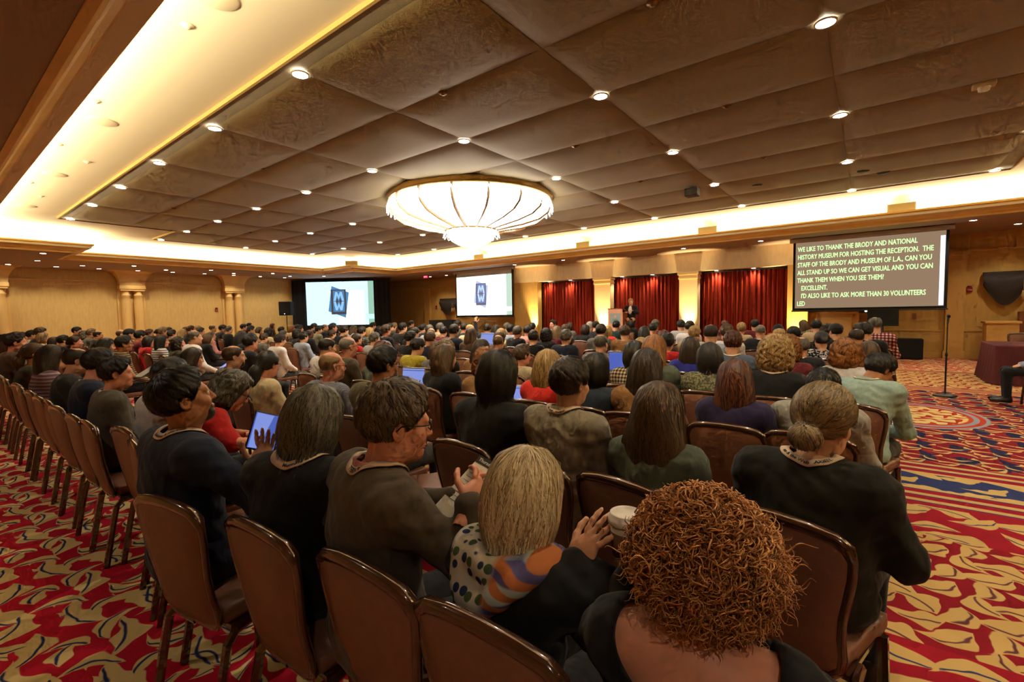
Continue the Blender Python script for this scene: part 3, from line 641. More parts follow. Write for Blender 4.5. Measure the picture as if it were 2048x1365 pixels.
class G:
    def __init__(s, lo, hi, h):
        s.lo, s.h = np.array(lo, float), h; n = [int(math.ceil((b-a)/h))+1 for a, b in zip(lo, hi)]
        s.F = np.full(n, .5, np.float32); s.ax = [(lo[i]+h*np.arange(n[i])).astype(np.float32) for i in range(3)]
    def sl(s, lo, hi):
        r = []
        for i in range(3):
            a = max(0, int((lo[i]-s.lo[i])/s.h)); b = min(s.F.shape[i], int((hi[i]-s.lo[i])/s.h)+2)
            if b <= a: return None
            r.append(slice(a, b))
        return tuple(r)
    def co(s, q): return s.ax[0][q[0]][:,None,None], s.ax[1][q[1]][None,:,None], s.ax[2][q[2]][None,None,:]
    def comb(s, q, d, k, mode):
        f = s.F[q]
        if mode == 'sub': s.F[q] = np.maximum(f, -d); return
        if mode == 'and': s.F[q] = np.maximum(f, d); return
        if k > 0:
            hh = np.maximum(k-np.abs(f-d), 0)/k; s.F[q] = np.minimum(f, d)-hh*hh*k*.25
        else: s.F[q] = np.minimum(f, d)
    def ell(s, c, r, k=.03, mode='add', m=.07, rot=None):
        rm = max(r); q = s.sl([c[i]-(rm if rot is not None else r[i])-m for i in range(3)], [c[i]+(rm if rot is not None else r[i])+m for i in range(3)])
        if q is None: return s
        x, y, z = s.co(q); x, y, z = x-c[0], y-c[1], z-c[2]
        if rot is not None:
            M = np.array(rot.to_matrix().transposed() if isinstance(rot, Euler) else rot)
            x, y, z = M[0,0]*x+M[0,1]*y+M[0,2]*z, M[1,0]*x+M[1,1]*y+M[1,2]*z, M[2,0]*x+M[2,1]*y+M[2,2]*z
        k0 = np.sqrt((x/r[0])**2+(y/r[1])**2+(z/r[2])**2); k1 = np.sqrt((x/r[0]**2)**2+(y/r[1]**2)**2+(z/r[2]**2)**2)+1e-6
        s.comb(q, k0*(k0-1)/k1, k, mode); return s
    def cap(s, a, b, ra, rb, k=.03, mode='add', m=.07):
        rm = max(ra, rb)+m; q = s.sl([min(a[i], b[i])-rm for i in range(3)], [max(a[i], b[i])+rm for i in range(3)])
        if q is None: return s
        x, y, z = s.co(q); d = [b[i]-a[i] for i in range(3)]; L = sum(t*t for t in d)+1e-9
        t = np.clip(((x-a[0])*d[0]+(y-a[1])*d[1]+(z-a[2])*d[2])/L, 0, 1)
        D = np.sqrt((x-a[0]-t*d[0])**2+(y-a[1]-t*d[1])**2+(z-a[2]-t*d[2])**2)-(ra+(rb-ra)*t)
        s.comb(q, D, k, mode); return s
    def full(s): return s.ax[0][:,None,None], s.ax[1][None,:,None], s.ax[2][None,None,:]
    def cut(s, d): s.F = np.maximum(s.F, d.astype(np.float32)); return s
    def mesh(s): return surf(s.F, s.lo, s.h)
    def at(s, P):
        """trilinear field + gradient at points"""
        g = (P-s.lo)/s.h; g = np.clip(g, 1, np.array(s.F.shape)-3); i = g.astype(int); f = g-i
        st = np.array([s.F.shape[1]*s.F.shape[2], s.F.shape[2], 1]); base = i@st; Ff = s.F.ravel()
        wx, wy, wz = (1-f[:,0], f[:,0]), (1-f[:,1], f[:,1]), (1-f[:,2], f[:,2])
        ww = [(wx[a]*wy[b]*wz[c], a*st[0]+b*st[1]+c*st[2]) for a in (0,1) for b in (0,1) for c in (0,1)]
        def smp(o):
            k = base+int(o@st); v = 0
            for w8, of in ww: v = v+Ff[k+of]*w8
            return v
        v = smp(np.array([0,0,0])); gr = np.stack([smp(np.array(o))-smp(-np.array(o)) for o in ([1,0,0],[0,1,0],[0,0,1])], 1)/(2*s.h)
        return v, gr
def tomesh(name, P, Q, mi=None, smooth=True):
    me = bpy.data.meshes.new(name); nv, nf = len(P), len(Q)
    me.vertices.add(nv); me.vertices.foreach_set('co', np.asarray(P, np.float32).ravel())
    k = Q.shape[1]; me.loops.add(nf*k); me.loops.foreach_set('vertex_index', Q.astype(np.int32).ravel())
    me.polygons.add(nf); me.polygons.foreach_set('loop_start', np.arange(0, nf*k, k, dtype=np.int32))
    if mi is not None: me.polygons.foreach_set('material_index', np.asarray(mi, np.int32))
    me.polygons.foreach_set('use_smooth', np.full(nf, smooth)); me.update(calc_edges=True); me.validate(); return me
def cat(parts):
    Ps, Qs, Ms, b = [], [], [], 0
    for P, Q, M in parts: Ps.append(P); Qs.append(Q+b); Ms.append(M); b += len(P)
    return np.concatenate(Ps), np.concatenate(Qs), np.concatenate(Ms)
def xf(P, M): A = np.array(M); return P@A[:3,:3].T+A[:3,3]

# ------------------------------------------------------------------ heads (centre origin, face +y)
HEADS = {}
def head_geo(sex='M', h=.0065):
    k = (sex, h)
    if k in HEADS: return HEADS[k]
    g = G((-.125,-.15,-.27), (.125,.15,.15), h); f = 1.0 if sex == 'M' else .94
    g.ell((0,-.014,.032), (.0765*f,.0965,.088), 0); g.ell((0,.026,-.035), (.061*f,.066,.082), .03)
    g.ell((0,.066,-.092), (.026*f,.022,.020), .03); g.cap((-.034,.079,.020), (.034,.079,.020), .012, .012, .02)
    for s in (-1, 1):
        g.ell((s*.040,.060,-.030), (.024,.026,.026), .02); g.ell((s*.050*f,.012,-.072), (.018,.035,.025), .03)
        g.ell((s*.031,.097,.002), (.017,.013,.0125), 0, 'sub')
        g.ell((s*.031,.081,.001), (.0135,.0125,.0125), .004)
        g.ell((s*.0765*f,-.008,-.006), (.009,.021,.032), .006, rot=Euler((R(12),0,R(s*22)))); g.ell((s*.083*f,-.006,-.004), (.005,.012,.020), 0, 'sub')
    g.cap((0,.088,.012), (0,.106,-.027), .0070, .0100, .010); g.ell((0,.100,-.034), (.0155,.011,.0085), .008)
    g.ell((0,.088,-.061), (.024,.011,.0065), .006); g.ell((0,.086,-.072), (.020,.011,.0065), .006)
    rn = .054 if sex == 'M' else .046
    g.cap((0,-.022,-.07), (0,-.050,-.215), rn, rn+.008, .04)
    P, Q = g.mesh(); c = P[Q].mean(1); mi = np.zeros(len(Q), int)
    for s in (-1, 1):
        d = np.sqrt(((c-np.array([s*.031,.081,.001]))**2).sum(1)); m = (d < .0155) & (c[:,1] > .083) & (np.abs(c[:,2]-.001) < .0075); mi[m] = 1
        m2 = m & (np.sqrt((c[:,0]-s*.031)**2+(c[:,2]-.001)**2) < .0062); mi[m2] = 2
    m = (c[:,1] > .083) & (np.abs(c[:,0]) < .021) & (c[:,2] < -.056) & (c[:,2] > -.076); mi[m] = 3
    HEADS[k] = (P, Q, mi); return HEADS[k]
# ------------------------------------------------------------------ hands (wrist origin, fingers +y, back of hand +z, thumb towards +x)
HANDS = {}
def hand_geo(curl=.5, spread=.12, h=.0042, point=0):
    k = (curl, spread, h, point)
    if k in HANDS: return HANDS[k]
    g = G((-.075,-.07,-.12), (.10,.22,.06), h)
    g.cap((0,-.06,0), (0,.0,0), .024, .024, 0); g.ell((0,.045,0), (.040,.052,.0145), .02); g.ell((.022,.028,-.006), (.020,.030,.016), .02)
    for i, (bx, L) in enumerate(((.029,.072),(.010,.080),(-.010,.074),(-.029,.058))):
        a = (1.5-i)*spread; p = np.array([bx,.088,.001]); th = 0.0; r = .0088-.0006*(i == 3)
        for j, fr in enumerate((.45,.30,.25)):
            th += curl*(.55,.75,.6)[j]*(.85 if (point and i == 0) else 1)
            d = np.array([math.sin(a)*math.cos(th), math.cos(a)*math.cos(th), -math.sin(th)]); q = p+d*L*fr
            g.cap(p, q, r, r*.9, .006); p = q; r *= .9
    p = np.array([.036,.022,-.004]); th = .75
    for j, (l, r) in enumerate(((.040,.0115),(.030,.0098),(.024,.0088))):
        d = np.array([math.sin(th), math.cos(th), -.25-.35*curl]); d /= np.linalg.norm(d); q = p+d*l; g.cap(p, q, r, r*.9, .008); p = q; th -= .22+.25*curl
    P, Q = g.mesh(); HANDS[k] = (P, Q, np.zeros(len(Q), int)); return HANDS[k]
# ------------------------------------------------------------------ seated body
def pose(sex='M', lean=0.0, twist=0.0, arms=None, wide=1.0, stand=False):
    """joint dictionary in person space; facing +y, origin on the floor under the hips"""
    f = (1.0 if sex == 'M' else .90)*wide; H = 0 if sex == 'M' else -.075
    p = dict(sex=sex, f=f)
    def sp(z): return lean*max(0, (z-.5))/.55          # forward lean grows with height
    p['pel'] = (0,-.02,.57); p['abd'] = (0,-.045+sp(.74),.74+H*.4); p['che'] = (0,-.05+sp(.93),.93+H)
    p['sh'] = {s: (s*.165*f, -.052+sp(1.04), 1.035+H) for s in (-1,1)}
    p['nb'] = (0,-.05+sp(1.06),1.06+H); p['hc'] = (0,.008+sp(1.06)*1.15,1.245+H-.25*abs(lean)*.4)
    for s in (-1,1):
        S = p['sh'][s]
        el, wr = (S[0]+s*.075, S[1]+.07, S[2]-.28), (s*.11, .25+sp(.7)*.6, .64)
        if arms and s in arms: el, wr = arms[s][:2]
        p[('el',s)] = el; p[('wr',s)] = wr
    return p
def body_fields(p, h, inf_top=.016, sleeves='long', wrinkle=.0, neck=(.068,.03), lower=True, bare=0.0):
    f = p['f']; sex = p['sex']
    xs = [p[(j,s)][0] for j in ('el','wr') for s in (-1,1)]+[-.3,.3]; ys = [p[(j,s)][1] for j in ('el','wr') for s in (-1,1)]+[.2]; zs = [p[(j,s)][2] for j in ('el','wr') for s in (-1,1)]+[1.18]
    lo = (min(xs)-.10, min(min(ys)-.1, -.28), .38); hi = (max(xs)+.10, max(ys)+.12, max(zs)+.06)
    def torso(g, i, arms=True, fore=True):
        g.ell(p['pel'], (.175*f+i,.135+i,.125+i), 0); g.ell(p['abd'], (.150*f+i,.118+i,.16+i), .10)
        g.ell(p['che'], (.170*f+i,.122+i,.165+i), .10)
        a, b = p['sh'][-1], p['sh'][1]
        g.cap((a[0]*.80,a[1],a[2]+.002), (b[0]*.80,b[1],b[2]+.002), .062+i, .062+i, .07)
        nb = p['nb']; g.cap((a[0]*.55,a[1],a[2]+.004), (nb[0]*.9,nb[1]+.005,nb[2]-.008), .046+i, .046+i, .05); g.cap((b[0]*.55,b[1],b[2]+.004), (nb[0]*.9,nb[1]+.005,nb[2]-.008), .046+i, .046+i, .05)
        if arms:
            for s in (-1,1):
                S, El, W = p['sh'][s], p[('el',s)], p[('wr',s)]
                g.ell(S, (.062+i,.065+i,.062+i), .05)
                g.cap(S, El, .052*(.9+.1*f)+i, .044+i, .04)
                if fore: g.cap(El, W, .043+i, .030+i, .03)
    out = {}
    g = G(lo, hi, h); torso(g, inf_top, True, sleeves == 'long')
    x, y, z = g.full()
    if wrinkle:
        nz = np.sin(26*x+4*np.sin(19*z+2*y))*np.sin(38*z+5*np.sin(13*x)+9*y)+.6*np.sin(61*z+30*x*np.sign(x)+4*np.sin(25*y)); g.F += (wrinkle*nz).astype(np.float32)
    nb = p['nb']; rn, dn = neck
    # neck opening: slanted ellipsoid (lower at the front)
    g.F = np.maximum(g.F, -(np.sqrt((x/(rn))**2+((y-nb[1]-.012)/(rn*.95))**2+((z-nb[2]-.045)/(.075))**2)-1)*.05)
    if bare: g.F = np.maximum(g.F, -(np.sqrt((x/(.165*f))**2+((y-nb[1]+.03)/.15)**2+((z-nb[2]-.03)/(.055+bare))**2)-1)*.08)
    g.F = np.maximum(g.F, (.47-z)+0*x+0*y)
    out['top'] = g.mesh(); out['G'] = g
    if lower:
        g = G((-.30,-.22,.04), (.30,.62,.72), max(h*1.25, .02))
        def legs(g, i):
            g.ell(p['pel'], (.178*f+i,.137+i,.115+i), 0)
            for s in (-1,1):
                g.cap((s*.085,0,.545), (s*.105,.43,.53), .084+i, .060+i, .05); g.cap((s*.105,.43,.53), (s*.105,.42,.10), .056+i, .042+i, .03)
        legs(g, .010); x, y, z = g.full(); g.F = np.maximum(g.F, (.075-z)+0*x+0*y); g.F = np.maximum(g.F, (z-.66)+0*x+0*y); out['trousers'] = g.mesh()
        g = G((-.22,.28,-.005), (.22,.74,.14), h*1.1)
        for s in (-1,1): g.cap((s*.108,.40,.045), (s*.118,.60,.038), .046, .036, .02); g.cap((s*.105,.41,.10), (s*.105,.41,.05), .05, .045, .03)
        g.F = np.maximum(g.F, (.008-g.full()[2])+0*g.F); out['shoe'] = g.mesh()
    # skin core
    g = G((lo[0],lo[1],.05), hi, h*(1.35 if bare else 1.7)); torso(g, -.004)
    for s in (-1,1):
        g.cap((s*.085,0,.545), (s*.105,.43,.53), .080, .056, .05); g.cap((s*.105,.43,.53), (s*.105,.42,.10), .050, .036, .03)
    g.cap(p['nb'], (p['nb'][0], p['nb'][1]+.01, p['nb'][2]+.05), .045, .04, .05)
    out['core'] = g.mesh(); return out
def aim(origin, fwd, up):
    y = Vector(fwd).normalized(); z = Vector(up); x = y.cross(z).normalized(); z = x.cross(y)
    return Matrix(((x.x,y.x,z.x,origin[0]),(x.y,y.y,z.y,origin[1]),(x.z,y.z,z.z,origin[2]),(0,0,0,1)))
def body_mesh(name, p, fld, headM, sex, hands, hh=.0065):
    """continuous skin: core + neck/head + hands in one mesh; slots skin, eye white, iris, lips"""
    P, Q = fld['core']; parts = [(P, Q, np.zeros(len(Q), int))]
    hp, hq, hm = head_geo(sex, hh); parts.append((xf(hp, headM), hq, hm))
    for s in (-1,1):
        d = hands.get(s)
        W, El = p[('wr',s)], p[('el',s)]
        fw = Vector(W)-Vector(El)
        if d is None: d = (fw+Vector((0,.02,-.05)), (0,.2,1), .55, .06)
        hp, hq, hm = hand_geo(d[2], d[3], .0045 if (hh < .006 and s in hands) else .0078); M = aim(W, d[0], d[1]); mir = Matrix.Diagonal((1 if (d[4] if len(d) > 4 else -s) > 0 else -1,1,1,1))
        X = xf(hp, M@mir); parts.append((X, hq if mir[0][0] > 0 else hq[:, ::-1], hm))
    P, Q, M = cat(parts); return tomesh(name, P, Q, M)
def headmat(p, yaw=0, pitch=0, roll=0, off=(0,0,0), s=1.0):
    """pivot at the neck base so the head turns on the neck"""
    hc = Vector(p['hc'])+Vector(off); piv = hc+Vector((0,-.035,-.13))
    Rm = Euler((R(pitch), R(roll), R(yaw)), 'YXZ').to_matrix().to_4x4()
    return Matrix.Translation(piv)@Rm@Matrix.Translation(hc-piv)@Matrix.Scale(s, 4)
# ------------------------------------------------------------------ hair (head frame)
def hairline(z): return np.interp(z, [-.20,-.075,-.045,-.015,.01,.045,.075,.10,.14], [-.045,-.04,-.028,.006,.030,.058,.072,.080,.085])
def strands(g, n, L, wid, rng, flow, lift=.004, seg=7, P0=None, jit=.22, freez=None, tip=0.0):
    """tapered ribbons laid along the hair surface, loose below freez"""
    P, Q = g.mesh() if P0 is None else P0
    P = P[~((P[:,1] > .075) & (P[:,2] < .04))] if len(P) else P
    i = rng.integers(0, len(P), n); p = P[i].astype(float); ring = []
    ll = L*(.55+.9*rng.random(n)); off = lift*rng.random(n); jt = rng.normal(0, jit, (n,3))
    for s in range(seg+1):
        v, gr = g.at(p); gn = gr/(np.linalg.norm(gr, axis=1)[:,None]+1e-9)
        fl = flow(p); fl = fl-gn*(fl*gn).sum(1)[:,None]
        fl = fl/(np.linalg.norm(fl, axis=1)[:,None]+1e-9)+jt; fl -= gn*(fl*gn).sum(1)[:,None]; fl /= (np.linalg.norm(fl, axis=1)[:,None]+1e-9)
        sd = np.cross(gn, fl); t = s/seg; w_ = wid*(.30+.70*math.sin(math.pi*min(1, .15+.85*(1-t))))*(1-t**3)
        c = p-gn*(v-off-.001-tip*t*off/max(lift,1e-6))[:,None]; nx = p-gn*(v*.6)[:,None]+fl*(ll/seg)[:,None]
        if freez is not None:
            m = (p[:,2] < freez)[:,None]; dn = np.stack([gn[:,0]*.12, gn[:,1]*.12, -np.ones(n)], 1)+jt*.9
            c = np.where(m, p, c); nx = np.where(m, p+dn*(ll/seg*.55)[:,None], nx)
        ring.append((c-sd*w_, c+sd*w_)); p = nx
    V = np.stack([x for a, b in ring for x in (a, b)], 1).reshape(-1,3); m = 2*(seg+1); b = (np.arange(n)*m)[:,None]
    Q = np.concatenate([np.stack([b[:,0]+2*s, b[:,0]+2*s+1, b[:,0]+2*s+3, b[:,0]+2*s+2], 1) for s in range(seg)])
    return V, Q, np.zeros(len(Q), int), np.repeat(np.clip(rng.normal(.5, .28, n), 0, 1), m)
def shade(me, arr):
    at = me.attributes.new('shade', 'FLOAT', 'POINT'); at.data.foreach_set('value', np.asarray(arr, np.float32))
def flow_crown(p): d = p-np.array([0,-.06,.13]); d[:,2] -= .06; return d
def flow_down(p):
    d = p-np.array([0,-.01,.14]); d[:,2] = -np.abs(d[:,2])*.5-.10; k = np.clip((.09-p[:,2])/.08, 0, 1)[:,None]; return d*(1-k)+np.array([0,-.1,-1.0])*k
def flow_back(p): return np.array([0,-.13,-.02])-p
HAIR = {}
def brows(g):
    for s in (-1,1): g.cap((s*.016,.0925,.0225), (s*.046,.081,.026), .0042, .003, .0)
def hair_geo(st, h=.0065, n=900, var=0):
    k = (st, h, n, var)
    if k in HAIR: return HAIR[k]
    rng = np.random.default_rng(abs(hash(str(k))) % 9999 if False else sum(map(ord, str(k))))
    big = st in 'lLpP'
    g = G((-.21,-.23,-.50 if big else -.30), (.21,.17,.24), h); x, y, z = g.full(); HL = hairline(g.ax[2])[None,None,:]
    t = .012; flow = flow_crown; L, wd = .07, .0032
    if st in 'sbknSpN':
        t = {'b': .005, 'k': .010, 'n': .009, 'p': .014, 'N': .010, 'S': .008}.get(st, .009)
        g.ell((0,-.014,.034), (.078+t,.099+t,.090+t), 0)
        if st in 'sS':
            g.ell((0,.012,.062), (.064,.080,.066+t*.8), .04)
            g.F += (.0032*np.sin(90*x+3*np.sin(70*z+50*y))*np.sin(85*y+2*np.sin(60*x))).astype(np.float32)
        g.F += (.011*np.clip((-.015-z)/.075, 0, 1)).astype(np.float32)
        HL = HL+.006*np.sin(130*x+2)*np.sin(95*x)
        lim = np.minimum(HL, .2)
        g.cut(y-lim+0*x); g.cut(-.092-z+0*x+0*y)
        for s in (-1,1): g.ell((s*.082,.0,-.012), (.022,.030,.040), 0, 'sub')
        if st == 'b': g.ell((0,.015,.15), (.062,.115,.075), 0, 'sub')
    if st in 'nNpP':
        flow = flow_back; L = .10
        if st == 'n': g.ell((0,-.118,-.005), (.038,.03,.036), .02)
        if st == 'N': g.ell((0,-.122,-.045), (.048,.036,.042), .015); g.ell((.006,-.13,-.05), (.034,.034,.03), .01)
        if st == 'p': g.cap((0,-.112,.0), (0,-.145,-.07), .034, .044, .03); g.cap((0,-.145,-.07), (.015,-.125,-.27), .044, .024, .03)
    if st in 'oOlLwW':
        g.ell((0,-.014,.038), (.094,.112,.098), 0)
        if st in 'oO':
            g.ell((0,-.035,-.045), (.106,.098,.105), .05); g.cut(-.150-z+.25*np.maximum(y,0)+0*x)
        if st in 'lL':
            g.ell((0,-.045,-.06), (.106,.088,.13), .05); g.ell((0,-.088,-.20), (.118,.050,.20), .06)
            if st == 'L': g.ell((0,-.080,-.25), (.145,.055,.22), .06)
        if st in 'wW':
            g.ell((0,-.02,.0), (.125,.115,.125), .05); g.ell((0,-.03,-.07), (.135,.10,.085), .05)
            n3 = np.sin(55*x+3*np.sin(40*z))*np.sin(48*z+2*np.sin(45*y))*np.sin(50*y+1.3)
            g.F += (.010*n3).astype(np.float32); g.cut(-.155-z+0*x+0*y)
        if st in 'oOlL': g.F += (.0045*np.sin(38*x+2*np.sin(21*y))*np.sin(34*y+1.7+2*np.sin(17*x))+.002*np.sin(110*x)*np.sin(95*y)).astype(np.float32)
        flow = flow_down; L, wd = {'o': (.13,.0034), 'O': (.15,.0030), 'l': (.22,.0034), 'L': (.26,.0032)}.get(st, (.07,.0045))
        # face opening
        fy = np.interp(g.ax[2], [-.5,-.12,-.02,.05,.085,.12], [.010,.020,.034,.052,.075,.2])[None,None,:]
        fc = np.maximum(y-fy, -(np.abs(x)*0+1))+0*x
        g.cut(fc); 
    if st in 'cC':
        g.ell((0,-.015,.035), (.112,.122,.115), 0); g.ell((0,-.03,-.05), (.120,.10,.10), .05)
        n3 = np.sin(85*x+2*np.sin(60*z))*np.sin(80*z+2*np.sin(70*y))*np.sin(75*y+1.3); g.F += (.011*n3).astype(np.float32)
        fy = np.interp(g.ax[2], [-.5,-.12,-.02,.05,.085,.12], [.005,.015,.034,.056,.08,.2])[None,None,:]; g.cut(y-fy+0*x); g.cut(-.13-z+0*x+0*y); flow = flow_down; L, wd = .035, .004
    if st == 'z':
        g.ell((0,-.014,.034), (.0795,.0995,.0905), 0); g.cut(y-np.minimum(HL-.02,.2)+0*x); g.cut(-.085-z+0*x+0*y); g.cut(z-.085+.3*y+0*x)
        for s in (-1,1): g.ell((s*.08,.004,-.012), (.02,.034,.044), 0, 'sub')
        n = 0
    brows(g)
    P, Q = g.mesh(); parts = [(P, Q, np.zeros(len(Q), int))]; sh = [np.full(len(P), .34 if n else .5)]  # under-layer darker than the strands, shade between them put into its tone
    if n and st not in 'k':
        q = strands(g, n*(2 if n > 2000 or st in 'sSbwWcC' else 1), L*(.7 if st in 'sSb' else 1), wd*((.55 if n > 2000 else .75) if st in 'sSb' else .6 if st in 'wWcC' else .55 if n > 2000 else 1), rng, flow, .009 if st in 'wWcC' else .004, jit=.55 if st in 'wWcC' else .35 if st in 'sSb' else .2, tip=.007 if st in 'sS' else 0, seg=5, freez={'o': -.11, 'O': -.10, 'l': -.30, 'L': -.33, 'w': -.12, 'W': -.12, 'C': -.1}.get(st)); parts.append(q[:3]); sh.append(q[3])
    if st == 'k':
        gk = G((-.13,-.15,.0), (.13,.20,.17), h); gk.ell((0,-.012,.045), (.095,.113,.095), 0); xk, yk, zk = gk.full(); gk.cut(.035-zk+0*xk+0*yk); gk.ell((0,.11,.045), (.075,.075,.010), .01)
        p2, q2 = gk.mesh(); parts.append((p2, q2, np.ones(len(q2), int))); sh.append(np.full(len(p2), .5))
    P, Q, M = cat(parts); HAIR[k] = tomesh('hair', P, Q, M); shade(HAIR[k], np.concatenate(sh)); return HAIR[k]
def curls(rng, n, rad=(.125,.125,.125), c=(0,-.02,.015), r=.0112, turns=1.6, L=.078, wid=.0017, seg=12):
    """ringlets standing off the scalp"""
    V, Fq, S = [], [], []; b = 0; acc = 0
    while acc < n:
        d = rng.normal(size=3); d /= np.linalg.norm(d)
        p = np.array(c)+d*np.array(rad)*(.66+.30*rng.random()**.5)
        if (p[1] > .045 and p[2] < .06 and abs(p[0]) < .085) or p[2] < -.16 or (p[1] > .09 and p[2] < .1): continue
        acc += 1
        tn_ = np.cross(d, rng.normal(size=3)); ax = d*.22+tn_*.55+np.array([0,0,-.55]); ax /= np.linalg.norm(ax)
        u = np.cross(ax, [.3,.5,.8]); u /= np.linalg.norm(u); v = np.cross(ax, u); rr = r*(.55+.8*rng.random()); l = L*(.5+.7*rng.random()); ph = rng.random()*6.28; tn = turns*(.6+.8*rng.random())
        t = np.linspace(0, 1, seg+1); ang = ph+2*math.pi*tn*t; env = rr*(1-.35*t)
        q = p+np.outer(t*l*.75, ax)+np.outer(env*np.cos(ang), u)+np.outer(env*np.sin(ang), v)
        tg = np.gradient(q, axis=0); tg /= np.linalg.norm(tg, axis=1)[:,None]; n1 = np.cross(tg, ax); n1 /= (np.linalg.norm(n1, axis=1)[:,None]+1e-9); n2 = np.cross(tg, n1)
        w_ = (wid*(.5+.9*rng.random())*(1-.75*t**2))[:,None]
        ring = np.stack([q+n1*w_, q-n1*w_*.5+n2*w_*.87, q-n1*w_*.5-n2*w_*.87], 1).reshape(-1,3); V.append(ring); S.append(np.full(len(ring), np.clip(rng.normal(.6,.24),0,1)))
        s = np.arange(seg)[:,None]*3+b
        for e in range(3): Fq.append(np.concatenate([s+e, s+(e+1)%3, s+3+(e+1)%3, s+3+e], 1))
        b += 3*(seg+1)
    Q = np.concatenate(Fq); return np.concatenate(V), Q, np.zeros(len(Q), int), np.concatenate(S)
# ================================================================== CHAIRS
M_cfab = mat('chair_vinyl', '#7c5341', .45, noise=((30,30,30), .06), bump=((120,120,120), .08, .004), spec=.4)
M_cmet = mat('chair_frame', '#4b2c1d', .2, .25, coat=1.0)
def back_outline():
    pts = [(.0,.435),(.10,.436),(.150,.446),(.178,.475),(.186,.52),(.184,.58),(.190,.65),(.206,.72),(.218,.78),(.222,.83),(.212,.862),(.180,.880),(.10,.889),(.0,.892)]
    pts = [(x*.88, .415+(z-.435)*1.04) for x, z in pts]
    return pts+[(-x, z) for x, z in pts[-2:0:-1]]
def by(x, z): t = (z-.44)/.44; return -.165-.075*t-.020*(1-(x/.23)**2)*math.sin(math.pi*min(1,max(0,t)))
def chair_meshes():
    o = back_outline(); n = len(o); mb = MB(); c = (0, .66)
    for side in (1, -1):
        b = len(mb.v)
        for fr, dp in ((1.0,.006), (.95,.016), (.6,.021), (.25,.023)):
            for x, z in o: X, Z = c[0]+(x-c[0])*fr, c[1]+(z-c[1])*fr; mb.v.append((X, by(X,Z)+side*dp, Z))
        mb.v.append((c[0], by(*c)+side*.023, c[1])); ctr = len(mb.v)-1
        for k in range(3):
            for i in range(n):
                q = (b+k*n+i, b+k*n+(i+1)%n, b+(k+1)*n+(i+1)%n, b+(k+1)*n+i); mb.f.append(q if side < 0 else q[::-1]); mb.mi.append(0)
        for i in range(n):
            q = (b+3*n+i, b+3*n+(i+1)%n, ctr); mb.f.append(q if side < 0 else q[::-1]); mb.mi.append(0)
    back = mb.mesh('backrest', True)
    tm = MB(); pts = [(x*1.01, by(x,z), c[1]+(z-c[1])*1.012) for x, z in o]; pts.append(pts[0])
    tm.tube(pts, [((.024, .020) if p[2] > .83 else (.019, .013)) for p in pts], 8, caps=False, up=(0,1,0)); trim = tm.mesh('back_trim', True)
    s = G((-.25,-.24,.38), (.25,.26,.52), .014); s.ell((0,.0,.452), (.235,.235,.036), 0); x, y, z = s.full()
    bx = np.maximum(np.maximum(np.abs(x)-.150-.08*y, np.abs(y-.03)-.16), np.abs(z-.452)-.006); s.F = (np.maximum(bx, -1)-.024).astype(np.float32)
    P, Q = s.mesh(); seat = tomesh('seat', P, Q)
    fr = MB().box((-.175,-.14,.408),(.175,.18,.426)).mesh('seat_frame')
    lf = MB().tube([(.185,.17,.42),(.190,.185,.22),(.195,.20,.0)], .017, 6).mesh('leg', False)
    lr = MB().tube([(.178,-.05,.412),(.188,-.13,.405),(.192,-.165,.37),(.194,-.19,.25),(.198,-.235,.0)], .017, 6).mesh('leg', False)
    return dict(back=back, trim=trim, seat=seat, frame=fr, lf=lf, lr=lr)
CM = chair_meshes()
CHAIRS = []
def chair(x, y, rz, label, group='brown banquet chairs', parts=True):
    CHAIRS.append((x, y))
    e = empty('banquet_chair', label, 'chair', (x, y, 0), rz, group)
    b = obj('backrest', CM['back'], M_cfab, e); obj('back_trim', CM['trim'], M_cmet, b)
    obj('seat', CM['seat'], M_cfab, e); obj('seat_frame', CM['frame'], M_cmet, e)
    for me in (CM['lf'], CM['lr']):
        for s in (1, -1): obj('leg', me, M_cmet, e, scale=(s,1,1))
    return e
def far_chair_mesh():
    mb = MB()
    for k, mi in (('back',0),('trim',1),('seat',0),('frame',1),('lf',1),('lr',1)):
        me = CM[k]
        for s in ((1,-1) if k in ('lf','lr') else (1,)):
            mb.add([(v.co.x*s, v.co.y, v.co.z) for v in me.vertices], [tuple(p.vertices) if s > 0 else tuple(p.vertices)[::-1] for p in me.polygons], mi)
    return mb.mesh('banquet_chair', True)
FCM = far_chair_mesh()
def far_chair(x, y, rz, label, group):
    CHAIRS.append((x, y)); return tag(obj('banquet_chair', FCM, [M_cfab, M_cmet], None, (x, y, 0), (0,0,rz)), label, 'chair', group)

# ================================================================== PEOPLE: materials
SKIN = {k: mat('skin_'+k, c, .5, noise=((30,30,30), .07), spec=.35) for k, c in dict(fair='#d09a78', pink='#cf8c70', tan='#a8714c', dark='#5a3826').items()}
M_eyew, M_iris, M_lip = mat('eye_white', '#d8d0c8', .25), mat('iris', '#20140e', .2), mat('lip', '#a0584c', .5)
def hairmat(name, a, b, rough=.48):
    m = bpy.data.materials.new('hair_'+name); m.use_nodes = True; nt = m.node_tree; bs = nt.nodes['Principled BSDF']
    at = nt.nodes.new('ShaderNodeAttribute'); at.attribute_name = 'shade'
    r = nt.nodes.new('ShaderNodeValToRGB'); e = r.color_ramp.elements; ca, cb = hx(a), hx(b)
    e[0].position = .12; e[0].color = (*[c*.6 for c in ca], 1); e[1].position = .95; e[1].color = (*cb, 1); q = e.new(.45); q.color = (*[(x+y)/2 for x, y in zip(ca, cb)], 1)
    nt.links.new(at.outputs['Fac'], r.inputs[0]); nt.links.new(r.outputs[0], bs.inputs['Base Color'])
    bs.inputs['Roughness'].default_value = rough; bs.inputs['Specular IOR Level'].default_value = .4; return m
